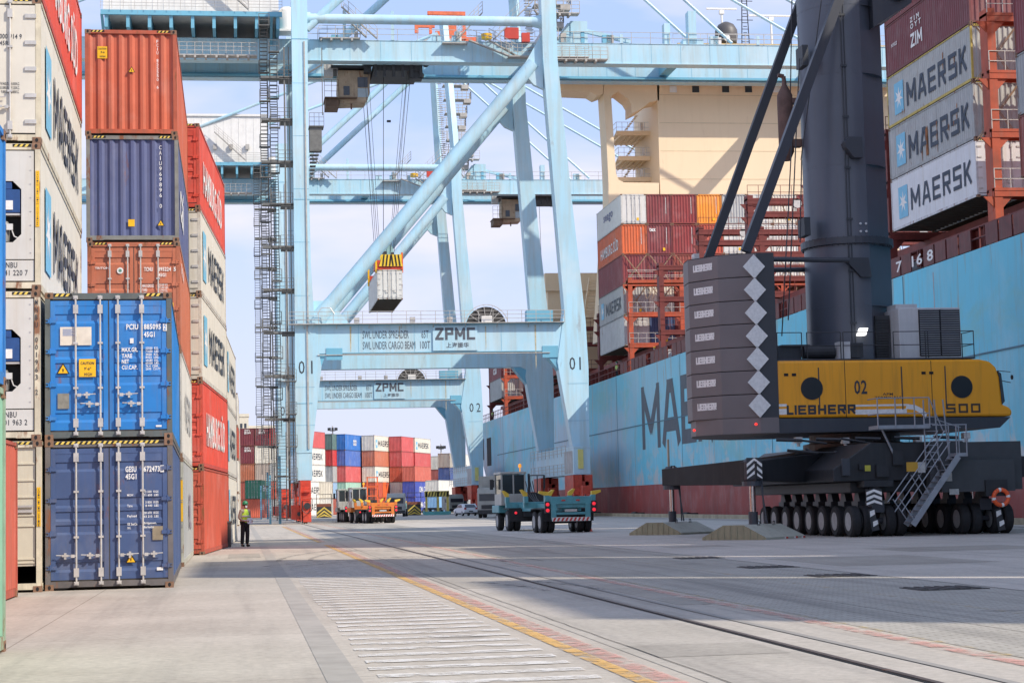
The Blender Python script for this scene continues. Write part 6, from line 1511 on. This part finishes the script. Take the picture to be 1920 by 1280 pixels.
ystack(648,816,[('bright blue',BL2,'cosco'),('mid blue',BL3,None),('pink-red',PK,None),('pale green',TL,None),('pale green',TL,None)],'yard stack topped by the bright blue container',Y=338)
ystack(703,820,[('cream',CREAM,'MAERSK'),('orange-brown',OB,None),('cream',CREAM,'MAERSK'),('orange-red',REDO,None),('red',REDO,None)],'yard stack behind the orange trailer',Y=346)
ystack(722,851,[('white',WHITE,'MAERSK'),('grey',(.42,.44,.45),None),('orange-red',(.6,.12,.07),'0'),('orange',OB,None)],'recessed yard stack right of the cream-topped one',Y=356)
ystack(754,828,[('red',PK,None),('dark red',(.5,.09,.09),None),('orange-red',REDO,None),('white',WHITE,None),('red',REDO,None)],'yard stack with a red top, centre right',Y=354)
ystack(778,880,[('orange-red',(.55,.13,.09),None),('deep blue',(.05,.08,.38),'CMA CGM'),('dark blue',(.05,.08,.38),'CMA CGM')],'front yard stack of deep blue containers',Y=349)
ystack(779,833,[('cream',CREAM,'MAERSK'),('red',PK,None),('pale blue',(.45,.52,.6),None),('light blue',(.2,.4,.65),None),('white',WHITE,None)],'yard stack whose cream top reaches the open sky',Y=362)
ystack(844,837,[('tan-grey',(.38,.35,.30),None),('navy',(.05,.09,.25),None),('dusty brown',(.34,.22,.19),None),('grey',GREY,None),('dark grey',(.2,.2,.2),None)],'tan-topped yard stack left of the farther crane leg',Y=372)
ystack(824,842,[('cream',CREAM,None),('dull red',(.4,.1,.08),None),('grey',GREY,None),('tan',(.4,.33,.26),None),('blue',BL3,None)],'rear yard stack in the slot beside the tan-topped one',Y=392)
ystack(871,850,[('white',WHITE,None),('pale blue',(.4,.5,.6),None),('rose',(.5,.2,.2),None),('grey',GREY,None),('cream',CREAM,None)],'last yard stack, partly behind the farther crane leg',Y=381)
ystack(822,905,[('white',WHITE,None),('light blue',(.2,.4,.65),None)],'low yard stack behind the portal stand',Y=335)
ystack(624,905,[('cream',CREAM,None),('white',WHITE,None)],'low yard stack behind the left barrier block',Y=326,a=0)
LYD=307.
for px,top,cols,ds in ((479,805,[('maroon',MAROON,'ZIM'),('maroon',MAROON,'ZIM'),('rust orange',(.38,.12,.06),None),('brown',BR,None),('brown',BR,None)],'leftmost column of the far left yard block'),
    (506,806,[('dark maroon',MAROON,'ZIM'),('cream',CREAM,None),('tan',(.4,.33,.28),None),('brown',BR,None),('grey',GREY,None)],'second column of the far left yard block'),
    (533,806,[('maroon red',(.35,.05,.05),None),('cream',CREAM,None),('grey',LG,None),('red',REDO,None),('grey',GREY,None)],'column of the far left yard block by the crane stairs'),
    (560,806,[('rust red',OB,None),('white',WHITE,None),('grey',LG,None),('red',REDO,None),('grey',GREY,None)],'column of the far left yard block behind the landside leg')):
    p=P(px,900,LYD)
    for i,(cn,c,tx) in enumerate(cols):
        k=4-i
        o=container('%s container, %s, %s'%(cn,['ground tier','second tier','third tier','fourth tier','top tier'][k],ds),c,(p.x,LYD,k*HC),0,'corr',detail=0,group=YG)
        if tx:
            b=MB(); b.block('ZIM',(-W+.7,-.03,2.0),(1,0,0),(0,0,1),1.0,.3,.28); b.text('ZIM\nOYT',(-W+.7,-.03,2.4),(1,0,0),(0,0,1),1.0,.3,.03); b.build('lettering',WHT,o)
p=P(490,970,288)
for k,(cn,c) in enumerate((('orange-red',(.62,.13,.07)),('green',GREEN))):
    o=container('%s container with its sunlit side showing, %s, behind the person'%(cn,'on the ground' if k==0 else 'upper of the pair'),c,(p.x,288,k*HC),R(-6.6),'door' if k else 'corr',detail=0,group=YG)
    side_name(o,'8' if k==0 else 'EMC',2 if k==0 else 3,1.5 if k==0 else 6,1.2,.9,m=WHT)
# pale building and light mast behind the yard
p0=P(447,800,560); p1=P(466,777,560); p2=P(520,804,560)
bd=thing('building','cream tower building over the far left containers','building',(p0.x,560,0))
b=MB(); b.box(0,p1.x-p0.x,0,8,0,p1.z); b.box(-.2,p1.x-p0.x+.2,-.2,8.2,p1.z-.6,p1.z+.3); b.box(0,p2.x-p0.x,1,10,0,P(500,797,560).z); b.build('wall',mat('building_cream',(.62,.57,.46),.8,var=.08),bd)
for i in range(5):
    for j in range(2): b=MB(); b.box(.5+j*1.2,1.2+j*1.2,-.03,-.01,p1.z-4-i*3,p1.z-2.6-i*3); b.build('window',GLS,bd)
for px,top,Y,lb in ((625,798,395,'tall light mast with a ring of lamps behind the blue-topped yard stack'),(828,832,400,'short light mast peeking over the tan-topped yard stack')):
    p=P(px,900,Y); z=P(px,top,Y).z; t=thing('light_mast',lb,'light mast',(p.x,Y,0),0,'yard light masts')
    b=MB(); b.tube((0,0,0),(0,0,z),.28,10,r2=.14); b.build('pole',GALV,t)
    b=MB(); b.lathe([(.01,0),(.6,0),(.6,.15),(.01,.15)],(0,0,z-1.1),'z',12)
    for i in range(8): a=i*math.pi/4; b.box(.85*math.cos(a)-.2,.85*math.cos(a)+.2,.85*math.sin(a)-.2,.85*math.sin(a)+.2,z-1.0,z-.4)
    b.build('lamp_ring',DARK,t)
# ------------------------------------------------------------------ people
SKIN=mat('skin',(.35,.19,.12),.5,var=.05); HIV=mat('hi_vis_yellow',(.66,.98,.08),.6,var=.06,vs=6); KHK=mat('shirt_khaki',(.36,.30,.24),.8,var=.1,vs=12); TRO=mat('trouser_black',(.018,.018,.022),.8,var=.2,vs=8); HEL=mat('helmet_green',(.02,.22,.10),.35,var=.03); REFL=mat('reflective_silver',(.62,.64,.62),.35,var=.05); PAPER=mat('paper_white',(.75,.76,.82),.7,var=.03)
def skinned(name,verts,edges,rad,m,parent,root=0,sub=2):
    me=bpy.data.meshes.new(name); me.from_pydata(verts,edges,[]); me.materials.append(m)
    o=bpy.data.objects.new(name,me); COL.objects.link(o); o.parent=parent
    md=o.modifiers.new('skin','SKIN'); md.use_smooth_shade=True
    for i,r in enumerate(rad):
        sv=me.skin_vertices[0].data[i]; sv.radius=(r,r) if not isinstance(r,tuple) else r; sv.use_root=(i==root)
    s=o.modifiers.new('sub','SUBSURF'); s.levels=sub; s.render_levels=sub
    return o
def person(label,loc,rz,papers=True,pose=0,hel=HEL,group=None):
    t=thing('person',label,'person',loc,rz,group)
    # facing -y. pelvis, spine, neck, head / legs / arms
    V=[(0,0,.94),(0,.0,1.08),(0,.01,1.25),(0,.01,1.40),(0,0,1.47),(0,-.015,1.54),(0,-.02,1.62),(0,-.015,1.70),
       (.09,0,.90),(.10,-.02,.50),(.10,.01,.09),(.11,-.13,.035),
       (-.09,0,.90),(-.10,.03,.50),(-.11,.06,.09),(-.12,-.07,.035),
       (.18,.01,1.41),(.25,.03,1.14),(.17,-.16,1.0),(.13,-.24,1.0),
       (-.18,.01,1.41),(-.26,.04,1.14),(-.19,-.14,1.0),(-.12,-.22,1.0)]
    E=[(0,1),(1,2),(2,3),(3,4),(4,5),(5,6),(6,7),(0,8),(8,9),(9,10),(10,11),(0,12),(12,13),(13,14),(14,15),(3,16),(16,17),(17,18),(18,19),(3,20),(20,21),(21,22),(22,23)]
    Rd=[.11,.105,.12,.10,.055,.055,.085,.07,.075,.052,.038,.04,.075,.052,.038,.04,.055,.04,.028,.022,.055,.04,.028,.022]
    body=skinned('body',V,E,Rd,SKIN,t)
    # face
    for sx in (-1,1):
        b=MB(); b.lathe([(.001,-.006),(.011,-.004),(.011,.004)],(sx*.032,-.098,1.635),'y',8); b.build('eye',INK,t)
        b=MB(); b.lathe([(.001,-.01),(.02,-.006),(.024,.008),(.001,.012)],(sx*.088,-.01,1.62),'x',8); b.build('ear',SKIN,t,smooth=True)
    b=MB(); b.prism([(-.115,1.60),(-.09,1.655),(-.085,1.59)],'x',-.012,.012); b.build('nose',SKIN,t)
    b=MB(); b.lathe([(.001,-.022),(.05,-.012),(.055,.0),(.03,.01)],(0,-.088,1.575),'y',12); b.build('face_mask',PAPER,t,smooth=True)
    # hands with five fingers closed on the sheets
    for hx,hy,hz,s_ in ((.12,-.27,1.0,1),(-.11,-.25,1.0,-1)):
        Vh=[(hx,hy+.03,hz),(hx-s_*.005,hy-.03,hz)]; Eh=[(0,1)]; Rh=[.028,.03]
        for k in range(4):
            n0=len(Vh); zz=hz+.028-k*.019; ln=(.040,.046,.043,.034)[k]
            Vh+=[(hx-s_*.01,hy-.055,zz),(hx-s_*.022,hy-.055-ln*.6,zz-.004),(hx-s_*.045,hy-.05-ln*.5,zz-.008)]; Eh+=[(1,n0),(n0,n0+1),(n0+1,n0+2)]; Rh+=[.010,.009,.008]
        n0=len(Vh); Vh+=[(hx-s_*.03,hy-.01,hz+.03),(hx-s_*.05,hy-.04,hz+.034)]; Eh+=[(0,n0),(n0,n0+1)]; Rh+=[.012,.009]
        skinned('hand',Vh,Eh,Rh,SKIN,t,sub=1)
    # clothes follow the same bones, a little thicker
    tr=[0,8,9,10,12,13,14]; mp={v:i for i,v in enumerate(tr)}
    VT=[V[i] for i in tr]; VT[3]=(V[10][0],V[10][1],.085); VT[6]=(V[14][0],V[14][1],.085)
    skinned('trousers',VT,[(0,1),(1,2),(2,3),(0,4),(4,5),(5,6)],[.135,.112,.086,.074,.112,.086,.074],TRO,t)
    for f,g in ((10,11),(14,15)):
        skinned('shoe',[(V[f][0],V[f][1]+.03,.05),(V[f][0],V[f][1]-.03,.055),(V[g][0],V[g][1]-.02,.04)],[(0,1),(1,2)],[.05,.052,.04],BLK,t)
    sv=[V[2],V[3],V[16],V[17],V[18],V[20],V[21],V[22]]
    skinned('shirt',sv,[(0,1),(1,2),(2,3),(3,4),(1,5),(5,6),(6,7)],[.13,.12,.088,.068,.048,.088,.068,.048],KHK,t)
    ve=[(0,0,.90),(0,0,1.08),(0,.01,1.24),(0,.01,1.37),(.15,.01,1.39),(-.15,.01,1.39)]
    vs_=skinned('safety_vest',ve,[(0,1),(1,2),(2,3),(3,4),(3,5)],[(.215,.185),(.20,.175),(.215,.18),(.20,.17),(.13,.13),(.13,.13)],HIV,t)
    b=MB()
    for z in (1.0,1.17): b.lathe([(.192,0),(.196,.01),(.196,.05),(.192,.06)],(0,0,z),'z',20)
    b.build('reflective_band',REFL,t,smooth=True).scale=(1.08,.99,1)
    b=MB(); b.lathe([(.125,0),(.115,.012),(.112,.05),(.095,.10),(.055,.132),(.01,.142)],(0,-.012,1.665),'z',22); b.prism([(-.075,-.09),(.075,-.09),(.055,-.165),(-.055,-.165)],'z',1.667,1.680); h=b.build('helmet',hel,t,smooth=True)
    b=MB(); b.lathe([(.083,0),(.092,.03),(.085,.07)],(0,.006,1.60),'z',16); b.build('hair',BLK,t,smooth=True)
    if papers:
        b=MB(); b.box(-.13,.13,-.30,-.294,.93,1.13); b.box(-.10,.14,-.306,-.301,.90,1.09); pp=b.build('papers',PAPER); pp.location=t.location; pp.rotation_euler=t.rotation_euler; tag(pp,'white sheets of paper held by the person in the green helmet','papers')
    return t
pp=P(458,1000,74.5)
person('person in green hard hat, mask and yellow-green vest, standing by the containers with papers',(.17,74.8,0),R(38))
for px,py,X,lb in ((1157,694,36.6,'person in a safety vest at the ship rail, left of the two crew'),(1228,668,36.6,'person in a safety vest on the ship deck, right of the two crew'),(924,780,36.6,'person in a safety vest on the ship near the stern, seen through the crane legs')):
    p=PX(px,py,X); person(lb,(X,p.y,DZ),R(-60),False,hel=HEL if px!=1228 else YEL,group='crew on the ship deck')
